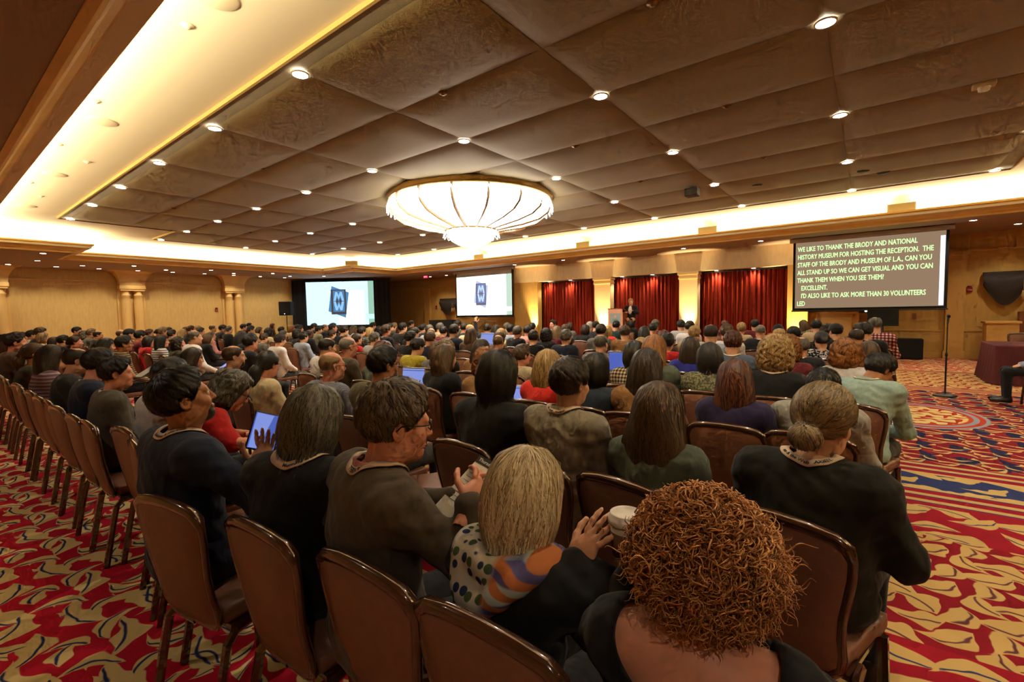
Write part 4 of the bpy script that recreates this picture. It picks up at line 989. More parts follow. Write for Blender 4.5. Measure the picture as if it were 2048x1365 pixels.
HM = {k: hairmat(k, a, b) for k, (a, b) in dict(k=('#0e0b09','#2a211b'), d=('#1d120b','#3c281a'), m=('#3a2716','#654a30'), e=('#6a5236','#9a7c55'), a=('#34170e','#69361f'), r=('#6a3814','#b4763a'),
      y=('#8a6430','#d8b478'), g=('#48423a','#7d7668'), w=('#a8a294','#d8d4c8')).items()}
HM['brown2'] = hairmat('brown2', '#2c2015', '#75624a'); HM['grey2'] = hairmat('grey2', '#2c2820', '#77705e'); HM['blond2'] = hairmat('blond2', '#a07b48', '#f0dcb0'); HM['copper'] = hairmat('copper', '#8a441e', '#eaaa68', .3); HM['ash'] = hairmat('ash', '#55432a', '#a38a62'); HM['frizz'] = hairmat('frizz', '#8c6a34', '#d0ae6e')
TOPC = dict(char='#2a2726', black='#121112', navy='#1a1f30', brown='#4a3424', beige='#b39a78', cream='#c9b48c', grey='#5f5a55', lgrey='#a8a29a', ltgrey='#a9a5a6', white='#d8d0cc', pink='#c88a86', mauve='#6e6068', olive='#55503a', olivedk='#38321f', red='#a81c1c', coral='#d8332a',
    maroon='#5e1c22', ltblue='#8f98a8', sage='#8c8a6e', greygreen='#4c5246', tan='#8a6238', khaki='#a8987a', yellow='#a8962a', denim='#232c3a', green='#1e3630', blue='#22257e', bluegrey='#4a5468', purple='#251c3c', blacksuit='#17161a', tweed='#4b3e2e', blazer='#4d463b')
def cloth(name, col): return mat('cloth_'+name, col, .85, noise=((60,60,60), .10), bump=((11,11,7), .6, .03), spec=.2, sheen=.08)
TM = {k: cloth(k, c) for k, c in TOPC.items()}
def stripes(c1, c2, per, axis='z', duty=.3):
    def f(x, y, z):
        v = {'z': z, 'x': x}[axis]; return mixc(((v*(2*math.pi/per)).sin()-duty).step(.3), hx(c1), hx(c2))
    return f
def checks(c1, c2, c3, per):
    def f(x, y, z):
        a = ((x*(2*math.pi/per)).sin()).step(.4); b = (((z+y*.3)*(2*math.pi/per)).sin()).step(.4)
        return mixc(a*b, mixc(a.max(b), hx(c1), hx(c2)), hx(c3))
    return f
def blotch(c1, c2, sc, th=.5):
    def f(x, y, z):
        n = E.nt.nodes.new('ShaderNodeTexNoise'); n.inputs['Scale'].default_value = sc; n.inputs['Detail'].default_value = 1
        cv = E.nt.nodes.new('ShaderNodeCombineXYZ'); [E.nt.links.new(q.v, cv.inputs[i]) for i, q in enumerate((x, y, z))]; E.nt.links.new(cv.outputs[0], n.inputs['Vector'])
        return mixc((E(n.outputs[0])-th).step(.06), hx(c1), hx(c2))
    return f
TM['mauvestripe'] = patmat('cloth_mauvestripe', stripes('#6a505c', '#a08a90', .035)); TM['brownstripe'] = patmat('cloth_brownstripe', stripes('#3c2f24', '#9a8460', .03)); TM['teestripe'] = patmat('cloth_teestripe', stripes('#d6d0cc', '#2a2830', .045, duty=.45))
TM['plaid'] = patmat('cloth_plaid', checks('#c8bcb4', '#8c3a3c', '#401820', .045)); TM['check'] = patmat('cloth_check', checks('#c4b090', '#7a6a54', '#1c1612', .035)); TM['darkplaid'] = patmat('cloth_darkplaid', checks('#2a2c2c', '#4a4a46', '#74726c', .05)); TM['bluecheck'] = patmat('cloth_bluecheck', checks('#8a8a98', '#70707e', '#5a5c6c', .012))
TM['floral'] = patmat('cloth_floral', blotch('#141418', '#bdb6b4', 38)); TM['knit'] = patmat('cloth_knit', blotch('#4a4a38', '#7e7a5e', 60))
M_trs = {k: cloth('trousers_'+k, c) for k, c in dict(dark='#16151a', jean='#232a38', grey='#3a3835').items()}
M_shoe = mat('shoe_leather', '#0d0b0a', .35)
M_glas = mat('glasses_frame', '#120c0a', .3); M_lan = mat('lanyard_cloth', '#d9c0a6', .8); M_ink = mat('lanyard_ink', '#1c1614', .8)
def glasses_mesh():
    mb = MB()
    for s in (-1,1):
        mb.tube([(s*.033+.021*math.cos(a), .100-.006*abs(math.cos(a)), .004+.0155*math.sin(a)) for a in [2*math.pi*i/14 for i in range(15)]], .0022, 5, caps=False)
        mb.tube([(s*.053,.093,.008),(s*.072,.070,.009),(s*.079,.0,.008),(s*.080,-.015,-.006)], .0022, 5)
    mb.tube([(-.012,.102,.006),(0,.105,.010),(.012,.102,.006)], .002, 5); return mb.mesh('glasses', True)
GLM = glasses_mesh()
def beard_mesh():
    g = G((-.1,-.04,-.16), (.1,.14,.02), .006); g.ell((0,.026,-.035), (.0625,.0685,.0845), 0); g.ell((0,.066,-.092), (.029,.025,.023), .03); x, y, z = g.full()
    g.cut(z+.028+.25*np.abs(x)+0*y-.02*0); g.cut(.0-y+0*x+0*z); g.ell((0,.10,-.03), (.028,.05,.03), 0, 'sub'); g.ell((0,.092,-.066), (.019,.014,.0085), 0, 'sub'); P, Q = g.mesh(); return tomesh('beard', P, Q)
BRM = beard_mesh()
def collar_mesh(rx=.066, ry=.067, hgt=.042, fl=.010):
    mb = MB(); n = 28
    for i in range(n+1):
        a = R(-155)+R(310)*i/n; ca, sa = math.cos(a), math.sin(a); zb = -.012-.016*(1-ca)/2*1.4; zt = zb+hgt*(.75+.25*ca)
        for r, z in ((0,zt-.006),(.0,zt),(.004,zt+.002),(fl,zb+.004),(fl+.004,zb-.006),(.004,zb-.006)): mb.v.append(((rx+r)*sa, -(ry+r)*ca+.010, z+.012))
    for i in range(n):
        for q in range(5): mb.f.append((i*6+q, i*6+q+1, (i+1)*6+q+1, (i+1)*6+q)); mb.mi.append(0)
    return mb.mesh('collar', True)
CLM = collar_mesh()
def drop(g, x, y, z0, z1):
    """height of the cloth under (x, y), looking down"""
    zs = np.arange(z0, z1, -.004); P = np.stack([np.full_like(zs, x), np.full_like(zs, y), zs], 1); v, _ = g.at(P); k = np.argmax(v < .002)
    return zs[k] if v[k] < .002 else None
def lan_path(p, g, rx, ry, w, n=64, amax=150):
    nb = p['nb']; out = []; last = nb[2]+.07
    for i in range(n+1):
        a = R(-amax+2*amax*i/n); ca, sa = math.cos(a), math.sin(a); e = []
        for r in (0, w*.55):
            x, y = (rx+r)*sa, nb[1]+.012-(ry+r)*ca; z = drop(g, x, y, nb[2]+.13, nb[2]-.15)
            e.append(Vector((x, y, (z if z is not None else last)+.003)))
        dv = e[0]-e[1]; u = dv.normalized() if dv.length > 1e-5 else Vector((0,0,1)); nn = Vector((sa, -ca, .6)); nn = (nn-u*nn.dot(u)).normalized()
        c = e[1]+u*w*.5+nn*.004; last = e[0].z-.003; out.append([c, u, nn])
    for _ in range(3):
        out = [[(out[max(0,i-1)][k]+out[i][k]*2+out[min(n,i+1)][k])/4 for k in range(3)] for i in range(n+1)]
    for o in out: o[1].normalize(); o[2].normalize()
    return out
def lanyard(root, p, g, text=None, rx=.080, ry=.074, w=.019, t0=.0, size=.0135, flip=False, name='lanyard', lift=.0):
    path = lan_path(p, g, rx, ry, w); mb = MB()
    for q in path: q[0] = q[0]+q[2]*lift
    for c, up, nn in path: mb.v += [tuple(c-up*w/2), tuple(c+up*w/2), tuple(c+up*w/2-nn*.003), tuple(c-up*w/2-nn*.003)]
    for i in range(len(path)-1):
        for q in range(4): mb.f.append((i*4+q, (i+1)*4+q, (i+1)*4+(q+1)%4, i*4+(q+1)%4)); mb.mi.append(0)
    o = mb.build(name, M_lan, root, True)
    if text:
        L = [0]
        for a, b in zip(path[:-1], path[1:]): L.append(L[-1]+(b[0]-a[0]).length)
        v, f = text_geo(text, size, .0004); wt = max(q[0] for q in v); mid = L[-1]/2+t0; V = []
        for x, y, z in v:
            sx = mid-wt/2+(wt-x if flip else x); yy = -(y-size*.33) if flip else y-size*.33
            k = min(len(L)-2, max(0, int(np.searchsorted(L, sx))-1)); t = (sx-L[k])/(L[k+1]-L[k])
            c = path[k][0].lerp(path[k+1][0], t); up = path[k][1].lerp(path[k+1][1], t); nn = path[k][2].lerp(path[k+1][2], t); V.append(c+up*yy+nn*.0012)
        MB().add(V, f).build('lanyard_print', M_ink, o)
    return o
# ------------------------------------------------------------------ generic seated listeners
GEN = {}
def generic(sex, arm):
    k = (sex, arm)
    if k in GEN: return GEN[k]
    arms = None
    if arm == 1:   # folded / hands together higher
        H = 0 if sex == 'M' else -.07; arms = {s: ((s*.235,.06,.77+H), (s*.03,.22,.80+H)) for s in (-1,1)}
    if arm == 2:   # right arm raised
        arms = {-1: ((-.34,.0,1.12), (-.42,.06,1.40))}
    p = pose(sex, arms=arms); f = body_fields(p, .0165, wrinkle=.0022)
    d = dict(p=p, f=f, top=tomesh('top', *f['top']), trs=tomesh('trousers', *f['trousers']), shoe=tomesh('shoes', *f['shoe']), bodies={})
    GEN[k] = d; return d
def set_mats(o, ms):
    for i, m in enumerate(ms):
        while len(o.data.materials) <= i: o.data.materials.append(None)
    for i, m in enumerate(ms): o.material_slots[i].link = 'OBJECT'; o.material_slots[i].material = m
WHITECOL = {'blacksuit': 'white', 'navy': 'cream', 'lgrey': 'lgrey', 'ltgrey': 'ltgrey', 'white': 'white', 'ltblue': 'ltblue', 'khaki': 'khaki', 'grey': 'ltgrey', 'bluecheck': 'bluecheck', 'beige': 'beige', 'yellow': 'yellow', 'bluegrey': 'white', 'mauve': 'white', 'pink': 'pink', 'blazer': 'white'}
def person(X, Y, z, sex, st, hc, top, label, o):
    rng = random.Random(int(X*1000)+int(Y*777))
    ang = math.degrees(math.atan2(-(-7.0-X), 15.4-Y)); hy = max(-30, min(30, .45*ang+rng.uniform(-12, 12)))
    if 'yaw' in o: hy = o['yaw']
    hy = round(hy/15)*15; hp = rng.choice((0,-8)) if 'yaw' not in o else 0
    arm = 2 if o.get('arm') else rng.choice((0,0,1)); d = generic(sex, arm); p = d['p']; ht = p['hc'][2]+.132
    s = (z-.46)/(ht-.46); s2 = max(.90, min(1.10, s)); zo = z-s2*ht
    root = empty('person', label, 'person', (X, Y, zo), R(o.get('body', rng.uniform(-7, 7))), 'seated audience'); root.scale = (s2,)*3
    hm = headmat(p, hy, hp); key = (hy, hp)
    if key not in d['bodies']: d['bodies'][key] = body_mesh('body', p, d['f'], hm, sex, {-1: ((0,.1,1), (0,-1,.2), .25, .12)} if arm == 2 else {}, .0085)
    b = obj('body', d['bodies'][key], None, root); sk = SKIN[o.get('skin', rng.choice(('fair','fair','pink')))]; set_mats(b, [sk, M_eyew, M_iris, M_lip])
    t = obj('top', d['top'], None, root); set_mats(t, [TM[top]]); q = obj('trousers', d['trs'], None, root); set_mats(q, [M_trs[rng.choice(('dark','jean','grey'))]])
    hst = 's' if st == 'k' and False else st
    h = obj('hair', hair_geo(hst, .0075, 1300), None, root); h.matrix_local = hm; set_mats(h, [HM[hc]]+([TM['char']] if st == 'k' else []))
    if o.get('gl'): g = obj('glasses', GLM, M_glas, root); g.matrix_local = hm
    if o.get('beard'): g = obj('beard', BRM, None, root); g.matrix_local = hm; set_mats(g, [HM[hc]])
    if sex == 'M' and top in WHITECOL: c = obj('collar', CLM, None, root); c.location = Vector(p['nb'])+Vector((0,0,.022)); set_mats(c, [TM[WHITECOL[top]]])
    if o.get('lan'): lanyard(root, p, d['f']['G'])
    return root
# ================================================================== AUDIENCE (x, y, head-top height, row, build, hair, hair colour, top, label, extras)
PEOPLE = [
(-10.61,0.91,1.365,0,'M','s','k','char','man with dark hair at the far left edge, in front of the column edge',{}),
(-9.25,0.91,1.404,0,'M','s','d','brown','brown-haired listener far left, second head in from the left frame edge',{}),
(-18.47,1.95,1.265,1,'M','s','k','black','dark-haired listener far left, just behind the man in the pale collar',{}),
(-16.87,1.95,1.333,1,'M','s','k','lgrey','dark-haired man in profile with pale grey collar, far left by the wall',{}),
(-15.75,1.95,1.414,1,'M','s','m','char','brown-haired man rising above the pale-collared man at far left',{}),
(-15.27,1.95,1.288,1,'F','o','e','beige','light-haired woman far left, right of the pale-collared man',{}),
(-13.94,1.95,1.217,1,'F','o','d','char','dark bob head low in the far left rows, above the long brown hair',{}),
(-13.03,1.95,1.262,1,'M','s','k','black','round black-haired head just left of the woman with pulled-back dark hair',{}),
(-11.93,1.95,1.269,1,'F','n','d','char','woman in profile with dark hair pulled back, below the tall black-haired man at left',{}),
(-18.08,2.99,1.381,2,'M','s','k','char','tall black-haired man standing out against the yellow wall, left of the first columns',{}),
(-17.02,2.99,1.275,2,'F','w','g','mauve','listener with curly grey-brown hair, right of the tall black-haired man',{}),
(-16.27,2.99,1.334,2,'M','s','e','grey','grey-brown haired head peeking out left of the first column pair',{}),
(-15.61,2.99,1.287,2,'M','b','k','char','pale man with receding black hair, left of the first column pair',{'gl': 1}),
(-9.69,0.91,1.320,0,'F','o','a','black','woman with auburn bob and black jacket at the left frame edge',{}),
(-7.77,0.91,1.297,0,'F','p','m','olivedk','woman with brown ponytail and dark olive jacket on the left aisle',{}),
(-6.67,0.91,1.309,0,'F','l','d','mauvestripe','person with long brown hair and mauve striped shirt, white lanyard, back row left',{'lan': 1}),
(-5.66,0.91,1.319,0,'M','b','d','char','man with shiny bald crown behind the navy-jacketed man, back row left',{}),
(-4.89,0.91,1.330,0,'M','s','k','navy','black-haired man in navy jacket, back row left beside the grey blazer',{}),
(-4.31,0.91,1.283,0,'M','s','k','blazer','dark-haired man in grey-brown blazer and pale collar, profile, back row left of the navy blazer',{'yaw': -22}),
(-9.77,1.95,1.270,1,'F','o','k','black','woman with full black hair and dark glasses in profile, left middle rows',{'gl': 1}),
(-13.48,2.99,1.340,2,'M','z','m','red','bald man in red top against the first column pair',{}),
(-12.86,2.99,1.355,2,'M','k','k','navy','man in a dark cap in front of the first column pair',{}),
(-12.19,2.99,1.328,2,'M','s','k','maroon','bearded dark-haired man in maroon and white jersey, right of the cap',{'beard': 1}),
(-15.49,4.03,1.285,3,'M','s','a','navy','reddish-brown haired man right of the first column pair',{}),
(-18.61,5.07,1.239,4,'F','n','k','black','dark-haired woman in profile right of the reddish-brown haired man',{}),
(-14.39,4.03,1.344,3,'M','s','e','grey','fair head behind the dark-haired woman in profile, between the column pairs',{}),
(-17.64,5.07,1.292,4,'M','s','d','brown','brown-haired head between the column pairs, left of the peaked black hair',{}),
(-13.74,4.03,1.284,3,'M','s','k','char','man with flat black hair between the column pairs',{}),
(-16.42,5.07,1.252,4,'F','l','y','cream','woman with straight blond hair between the column pairs',{}),
(-19.38,6.11,1.265,5,'F','o','m','brown','brown head just behind the straight blond hair',{}),
(-15.68,5.07,1.344,4,'M','s','a','char','russet-haired head between the column pairs near the fire alarm pull',{}),
(-21.41,7.15,1.281,6,'F','s','y','black','blond-topped head under the fire alarm pull',{}),
(-14.94,5.07,1.289,4,'M','s','k','char','black-haired head in front of the blond-topped one under the fire alarm pull',{}),
(-9.10,2.99,1.361,2,'M','b','g','white','greying pink-faced man with white collar, left of the second column pair',{}),
(-16.98,6.11,1.338,5,'M','b','m','grey','man with glasses and receding hair right under the fire alarm pull',{'gl': 1}),
(-14.22,5.07,1.184,4,'F','s','e','pink','pink-faced woman with glasses in front of the second column pair',{'gl': 1}),
(-11.52,4.03,1.224,3,'F','o','m','black','woman in black with straight brown bob in profile, in front of the second columns',{}),
(-8.71,1.95,1.318,1,'M','s','k','brownstripe','man with glasses and brown striped polo shirt, left middle rows',{'gl': 1, 'skin': 'tan'}),
(-11.61,2.99,1.221,2,'F','o','k','red','woman with dark red-black hair and bright red top, left middle rows',{}),
(-10.76,2.99,1.243,2,'F','l','k','teestripe','woman with long black hair and white striped tee, left middle rows',{}),
(-9.88,2.99,1.220,2,'F','w','d','olivedk','person with bushy brown hair left of the woman in long dark hair',{}),
(-6.07,1.95,1.228,1,'F','l','d','black','woman with long dark hair in profile behind the red-shirted man',{}),
(-3.54,1.00,1.305,0,'M','s','k','ltgrey','black-haired man in pale grey shirt half hidden behind the navy blazer',{}),
(-15.75,6.11,1.293,5,'M','s','g','blacksuit','grey flat-topped man with glasses, dark suit and white collar, before the second columns',{'gl': 1}),
(-16.27,6.11,1.339,5,'M','s','d','char','dark-haired head behind the grey flat-topped man',{}),
(-9.84,4.03,1.283,3,'F','l','k','black','woman with long black hair, right of the grey flat-topped man',{}),
(-17.27,7.15,1.339,6,'M','s','d','brown','small brown head by the wall just right of the second columns',{}),
(-21.70,9.23,1.322,8,'M','s','k','char','small dark head highest by the wall right of the second columns',{}),
(-14.28,6.11,1.312,5,'M','s','k','char','man with thick black hair and glasses, right of the second columns',{'gl': 1}),
(-7.00,2.99,1.319,2,'M','s','k','blacksuit','dark-haired man in black suit with white collar, right of the long black hair',{}),
(-11.55,5.07,1.175,4,'F','l','y','olivedk','woman with long blond hair left of the grey-shirted brown-haired man',{}),
(-16.09,7.15,1.239,6,'F','o','m','brown','brown bob head behind the long blond hair',{}),
(-11.20,5.07,1.179,4,'M','s','m','grey','man with short brown hair and grey shirt, left of the bearded man in white',{'lan': 0}),
(-13.15,6.11,1.245,5,'F','c','k','cream','person with curly black hair and glasses, below the tripod loudspeaker left side',{'gl': 1}),
(-21.70,10.27,1.269,9,'F','o','a','brown','small reddish head against the wall left of the tripod loudspeaker',{}),
(-14.60,7.15,1.244,6,'M','s','k','cream','person with a flat black hairline under the tripod loudspeaker',{}),
(-12.40,6.11,1.196,5,'M','s','g','beige','grey-brown man with glasses in beige, under the tripod loudspeaker',{'gl': 1}),
(-15.98,8.19,1.237,7,'F','w','r','cream','fair reddish-haired woman at the left foot of the black drape',{}),
(-17.65,9.23,1.256,8,'M','s','k','char','dark head at the left edge of the black drape',{}),
(-13.45,7.15,1.293,6,'M','s','d','black','dark-brown head at the lower left corner of the left screen',{}),
(-8.31,4.03,1.253,3,'M','s','d','white','bearded brown-haired man in white shirt, left middle rows',{'beard': 1}),
(-9.40,5.07,1.232,4,'M','s','k','ltblue','man with thick black fringe, glasses and pale blue-grey shirt',{'gl': 1}),
(-4.95,1.95,1.287,1,'M','b','m','grey','bearded man with receding brown hair and grey jacket, behind the red-shirted man',{'beard': 1}),
(-4.27,1.95,1.251,1,'F','p','k','cream','woman in cream blazer with glasses and dark curly ponytail',{'gl': 1}),
(-11.62,6.11,1.228,5,'F','w','k','char','fluffy dark head left of the bald dark-skinned man',{}),
(-11.02,6.11,1.232,5,'M','z','k','black','bald dark-skinned man in black jacket under the left screen',{'skin': 'dark'}),
(-14.53,8.19,1.323,7,'M','s','k','char','small dark head at the bottom left of the left screen picture',{}),
(-12.45,7.15,1.280,6,'M','s','k','sage','dark-haired man in profile with sage shirt, under the left screen',{}),
(-13.85,8.19,1.306,7,'M','z','m','char','pink bald-headed man under the middle of the left screen',{}),
(-11.69,7.15,1.350,6,'M','s','k','navy','dark head with pink face under the centre of the left screen',{}),
(-13.14,8.19,1.243,7,'F','o','k','char','dark-haired woman with glasses under the left screen, right of centre',{'gl': 1}),
(-9.56,6.11,1.333,5,'M','s','d','black','half-hidden dark head just right of the woman with glasses under the left screen',{}),
(-10.04,6.11,1.227,5,'M','s','m','grey','man with thick mid-brown hair in front of the left screen foot',{}),
(-12.29,8.19,1.260,7,'F','l','m','white','woman with long brown hair under the right part of the left screen',{}),
(-8.89,6.11,1.312,5,'M','s','d','darkplaid','man with dark hair and moustache in dark checked shirt, below the left screen',{'beard': 1}),
(-12.79,9.23,1.322,8,'M','s','k','char','dark-haired head highest under the right end of the left screen',{}),
(-10.02,7.15,1.247,6,'F','o','y','sage','blond bob head under the right end of the left screen',{}),
(-9.61,7.15,1.262,6,'F','c','k','char','curly black head under the right-hand black drape',{}),
(-8.01,6.11,1.346,5,'M','s','m','blacksuit','man with glasses in dark jacket under the right-hand black drape',{'gl': 1}),
(-10.56,8.19,1.318,7,'M','s','d','char','dark head at the right edge of the black drape',{}),
(-11.68,9.23,1.304,8,'M','s','e','greygreen','pale man with glasses just right of the black drape',{'gl': 1}),
(-10.09,8.19,1.263,7,'F','l','a','white','woman with long auburn hair and white top, right of the black drape',{}),
(-8.75,7.15,1.359,6,'M','s','k','char','black-haired head just behind the long auburn hair',{}),
(-13.34,11.31,1.320,10,'M','s','k','char','man in dark sunglasses right of the black drape, by the wall corner',{'gl': 1}),
(-7.15,6.11,1.297,5,'M','s','d','blacksuit','dark-brown haired man left of the men in suits below the wall pilaster',{}),
(-6.01,5.07,1.274,4,'M','s','k','black','man in black with round black hair, behind the yellow shirt',{}),
(-6.98,5.07,1.238,4,'M','s','g','ltgrey','man with short greying hair and pale grey shirt, left of the auburn hair top',{}),
(-7.51,5.07,1.223,4,'F','n','d','red','woman with pulled-back dark hair and red top, beside the tweed jacket',{}),
(-4.60,2.99,1.327,2,'M','z','g','tweed','man with buzzed hair, glasses and brown tweed jacket, centre left',{'gl': 1}),
(-5.05,2.99,1.309,2,'M','b','k','white','man with receding wavy black hair and white shirt, behind the bald man with glasses',{}),
(-3.98,2.99,1.290,2,'F','o','a','greygreen','auburn-topped woman just behind the dark-haired man with glasses',{}),
(-3.23,1.95,1.288,1,'M','z','e','bluecheck','man with closely cropped fair hair and glasses, blue-grey checked shirt',{'gl': 1, 'yaw': -12}),
(-2.61,1.95,1.336,1,'M','s','k','olive','dark-haired man with glasses and olive top, left of the laptop screen',{'gl': 1, 'skin': 'tan', 'yaw': -10}),
(-4.67,4.03,1.247,3,'M','s','k','yellow','black-haired person in mustard yellow shirt',{}),
(-9.21,8.19,1.304,7,'M','s','k','navy','dark-haired man in dark blue suit below the hanging swag left of the centre screen',{}),
(-7.83,7.15,1.312,6,'M','s','g','ltgrey','grey head behind the orange bald head below the wall swag',{}),
(-6.62,6.11,1.290,5,'M','z','r','brown','glowing bald head below the wall swag left of the centre screen',{}),
(-8.59,8.19,1.329,7,'M','s','g','beige','grey-haired man in beige below the swag',{}),
(-7.38,7.15,1.280,6,'M','s','k','maroon','dark-haired man in maroon top below the centre screen left edge',{}),
(-6.05,6.11,1.357,5,'M','s','k','navy','dark-haired man with sunglasses on his head and navy top, under the centre screen',{}),
(-8.98,9.23,1.381,8,'M','s','d','greygreen','taller brown-haired man half turned, at the lower left corner of the centre screen',{}),
(-7.75,8.19,1.327,7,'M','s','d','char','dark head below the left part of the centre screen',{}),
(-6.61,7.15,1.334,6,'M','z','y','cream','bald man in cream shirt below the centre screen',{}),
(-5.59,6.11,1.295,5,'F','l','m','brown','woman with very long wavy brown hair, below the centre screen',{}),
(-7.01,8.19,1.303,7,'M','s','d','blacksuit','man in dark suit with one arm raised, below the centre screen',{'arm': 1}),
(-7.61,9.23,1.246,8,'F','l','k','black','woman with black hair below the right part of the centre screen',{}),
(-5.75,7.15,1.245,6,'F','o','y','cream','small blond head right of the laptop glow, below the centre screen',{}),
(-8.07,10.27,1.268,9,'M','s','g','grey','grey head below the handrail right of the centre screen',{}),
(-4.97,6.11,1.239,5,'F','o','m','brown','brown hair showing behind the bald man in black',{}),
(-4.13,5.07,1.249,4,'M','z','m','black','bald man in black shirt, centre, behind the black bob',{}),
(-6.32,8.19,1.280,7,'M','s','k','ltblue','black-haired man in pale grey-blue shirt, left of the pink shirt',{}),
(-5.36,7.15,1.286,6,'M','s','g','black','grey-haired man in dark jacket between the pale blue and the pink shirts',{}),
(-5.55,5.07,1.278,4,'M','s','m','navy','man with mid-brown hair in profile and navy jacket, right of the yellow shirt',{}),
(-4.28,4.03,1.204,3,'F','o','m','grey','low brown head left of the long straight brown hair',{}),
(-4.12,4.03,1.232,3,'F','w','e','black','woman with ash-blond waves just behind the long straight brown hair',{}),
(-3.07,2.99,1.273,2,'F','l','m','black','woman with long straight brown hair and black jacket, centre, beside the laptop screen',{'yaw': 0}),
(-3.54,4.03,1.261,3,'F','l','d','tan','woman with long dark-brown hair, centre, left of the ginger curls',{}),
(-2.57,2.99,1.248,2,'F','c','r','tan','ginger curls showing above the big black bob',{}),
(-2.97,4.03,1.202,3,'M','s','m','khaki','man with short brown hair and khaki shirt, left of the straight blond hair',{'yaw': -8}),
(-5.87,8.19,1.259,7,'M','s','k','pink','black-haired man in pink shirt, left of the red curtain',{}),
(-6.47,9.23,1.295,8,'M','s','k','char','dark head before the uplit wall left of the red curtain',{}),
(-4.26,6.11,1.261,5,'M','s','d','black','dark-brown haired man in black jacket below the left edge of the red curtain',{}),
(-4.69,7.15,1.242,6,'M','c','k','black','person with spiky black hair below the left red curtain',{}),
(-6.53,10.27,1.343,9,'M','s','d','white','man facing the audience with brightly lit face before the left red curtain',{'body': 180}),
(-5.12,8.19,1.261,7,'F','l','e','maroon','woman with long light-brown hair below the left red curtain',{}),
(-5.53,9.23,1.247,8,'F','c','m','grey','curly brown head before the left red curtain',{}),
(-6.65,11.31,1.249,10,'F','o','d','grey','dark-haired woman in grey cardigan before the left red curtain',{}),
(-3.66,6.11,1.274,5,'M','s','g','navy','man with grey hair and navy blazer with cream collar',{}),
(-5.02,9.23,1.259,8,'F','o','d','black','woman with dark bob and black wide-necked top, below the left red curtain right edge',{}),
(-6.02,11.31,1.261,10,'F','s','w','white','white-haired woman before the first uplit pilaster',{}),
(-5.31,10.27,1.299,9,'M','s','d','char','brown head before the first uplit pilaster, right of the white hair',{}),
(-4.06,8.19,1.234,7,'F','o','e','darkplaid','woman with layered blond-brown hair and patterned top, left of the podium',{}),
(-4.48,9.23,1.227,8,'F','o','y','coral','blond woman in pink top at the left foot of the podium',{}),
(-3.59,7.15,1.333,6,'M','s','d','grey','low brown head at the left foot of the podium',{}),
(-2.55,5.07,1.276,4,'M','b','g','mauve','balding grey man with grey-mauve vest and pale sleeves, centre',{'gl': 1}),
(-1.95,2.99,1.264,2,'F','l','y','coral','woman with straight blond hair and bright coral red top',{}),
(-1.54,2.99,1.256,2,'F','o','k','denim','woman with black shoulder-length hair and dark denim jacket, right of the olive shirt',{'yaw': -5}),
(-4.77,10.27,1.309,9,'M','s','k','green','short dark-haired person in dark green, in front of the podium sign',{}),
(-3.16,7.15,1.308,6,'M','s','m','tan','brown-haired man in tan jacket in front of the podium side',{}),
(-5.73,13.39,1.264,12,'F','o','k','black','black-clad figure with black hair right beside the podium',{}),
(-3.24,8.19,1.265,7,'F','l','k','black','person with long black hair before the middle red curtain',{}),
(-3.48,9.23,1.290,8,'M','s','k','char','dark short-haired man before the middle red curtain',{}),
(-3.80,10.27,1.327,9,'M','s','g','maroon','grey-brown head highest before the middle red curtain',{}),
(-2.53,7.15,1.240,6,'F','o','a','brown','maroon-brown head left of the man in the pale grey shirt',{}),
(-2.10,6.11,1.239,5,'F','s','k','red','person with short dark hair and red top, right of the ginger-blond hair',{}),
(-3.24,10.27,1.324,9,'M','s','k','ltgrey','black-haired man in pale grey shirt before the second uplit pilaster',{}),
(-2.76,9.23,1.327,8,'M','s','d','white','dark-haired person in white before the second uplit pilaster',{}),
(-2.07,7.15,1.302,6,'M','s','y','beige','blond person in beige shirt below the second uplit pilaster',{}),
(-1.51,4.03,1.334,3,'F','l','r','greygreen','woman with long ginger-blond hair and grey-green top',{}),
(-2.46,6.11,1.180,5,'F','o','y','cream','bit of blond hair showing left of the ginger-blond hair',{}),
(-1.68,4.03,1.273,3,'F','o','k','check','dark-haired woman in black and white checked top, right of the open laptop',{}),
(-1.17,2.99,1.300,2,'F','l','d','tan','woman with long dark-brown hair and tan top, centre right',{}),
(-1.50,5.07,1.258,4,'F','l','d','blue','woman with long dark hair and royal blue top',{}),
(-1.56,6.11,1.370,5,'M','b','d','ltblue','man with thinning dark hair and pale blue collar, before the right red curtain',{}),
(-1.61,7.15,1.325,6,'M','s','m','white','brown-haired man in white before the right red curtain',{}),
(-2.83,12.35,1.248,11,'F','s','a','maroon','reddish head farther off before the right red curtain',{}),
(-2.04,10.27,1.257,9,'F','s','y','beige','person with short blond hair and beige jacket before the right red curtain',{}),
(-1.97,11.31,1.292,10,'M','s','k','maroon','dark-haired person in maroon before the right red curtain',{}),
(-1.35,8.19,1.300,7,'M','z','g','blacksuit','man with buzzed grey hair, dark suit and white collar, before the right red curtain',{}),
(-1.25,9.23,1.251,8,'M','s','k','char','dark head at the right end of the red curtain',{}),
(-0.94,7.15,1.285,6,'M','b','y','cream','sandy balding head behind the big frizzy blond hair',{}),
(-0.88,8.19,1.262,7,'M','s','k','char','black-haired head below the left end of the caption screen',{}),
(-1.08,5.07,1.325,4,'M','s','a','bluegrey','person with short red-brown hair and blue-grey shirt with lanyard, centre right',{'lan': 1}),
(-1.03,4.03,1.275,3,'F','o','k','knit','woman with dark bob and green-grey knitted top',{}),
(-0.62,2.99,1.254,2,'F','l','a','purple','woman with shoulder-length red-brown hair and dark purple top',{}),
(-0.56,4.03,1.332,3,'F','C','y','black','woman with big frizzy blond hair and low-backed black top',{'bare': 1, 'lan': 1}),
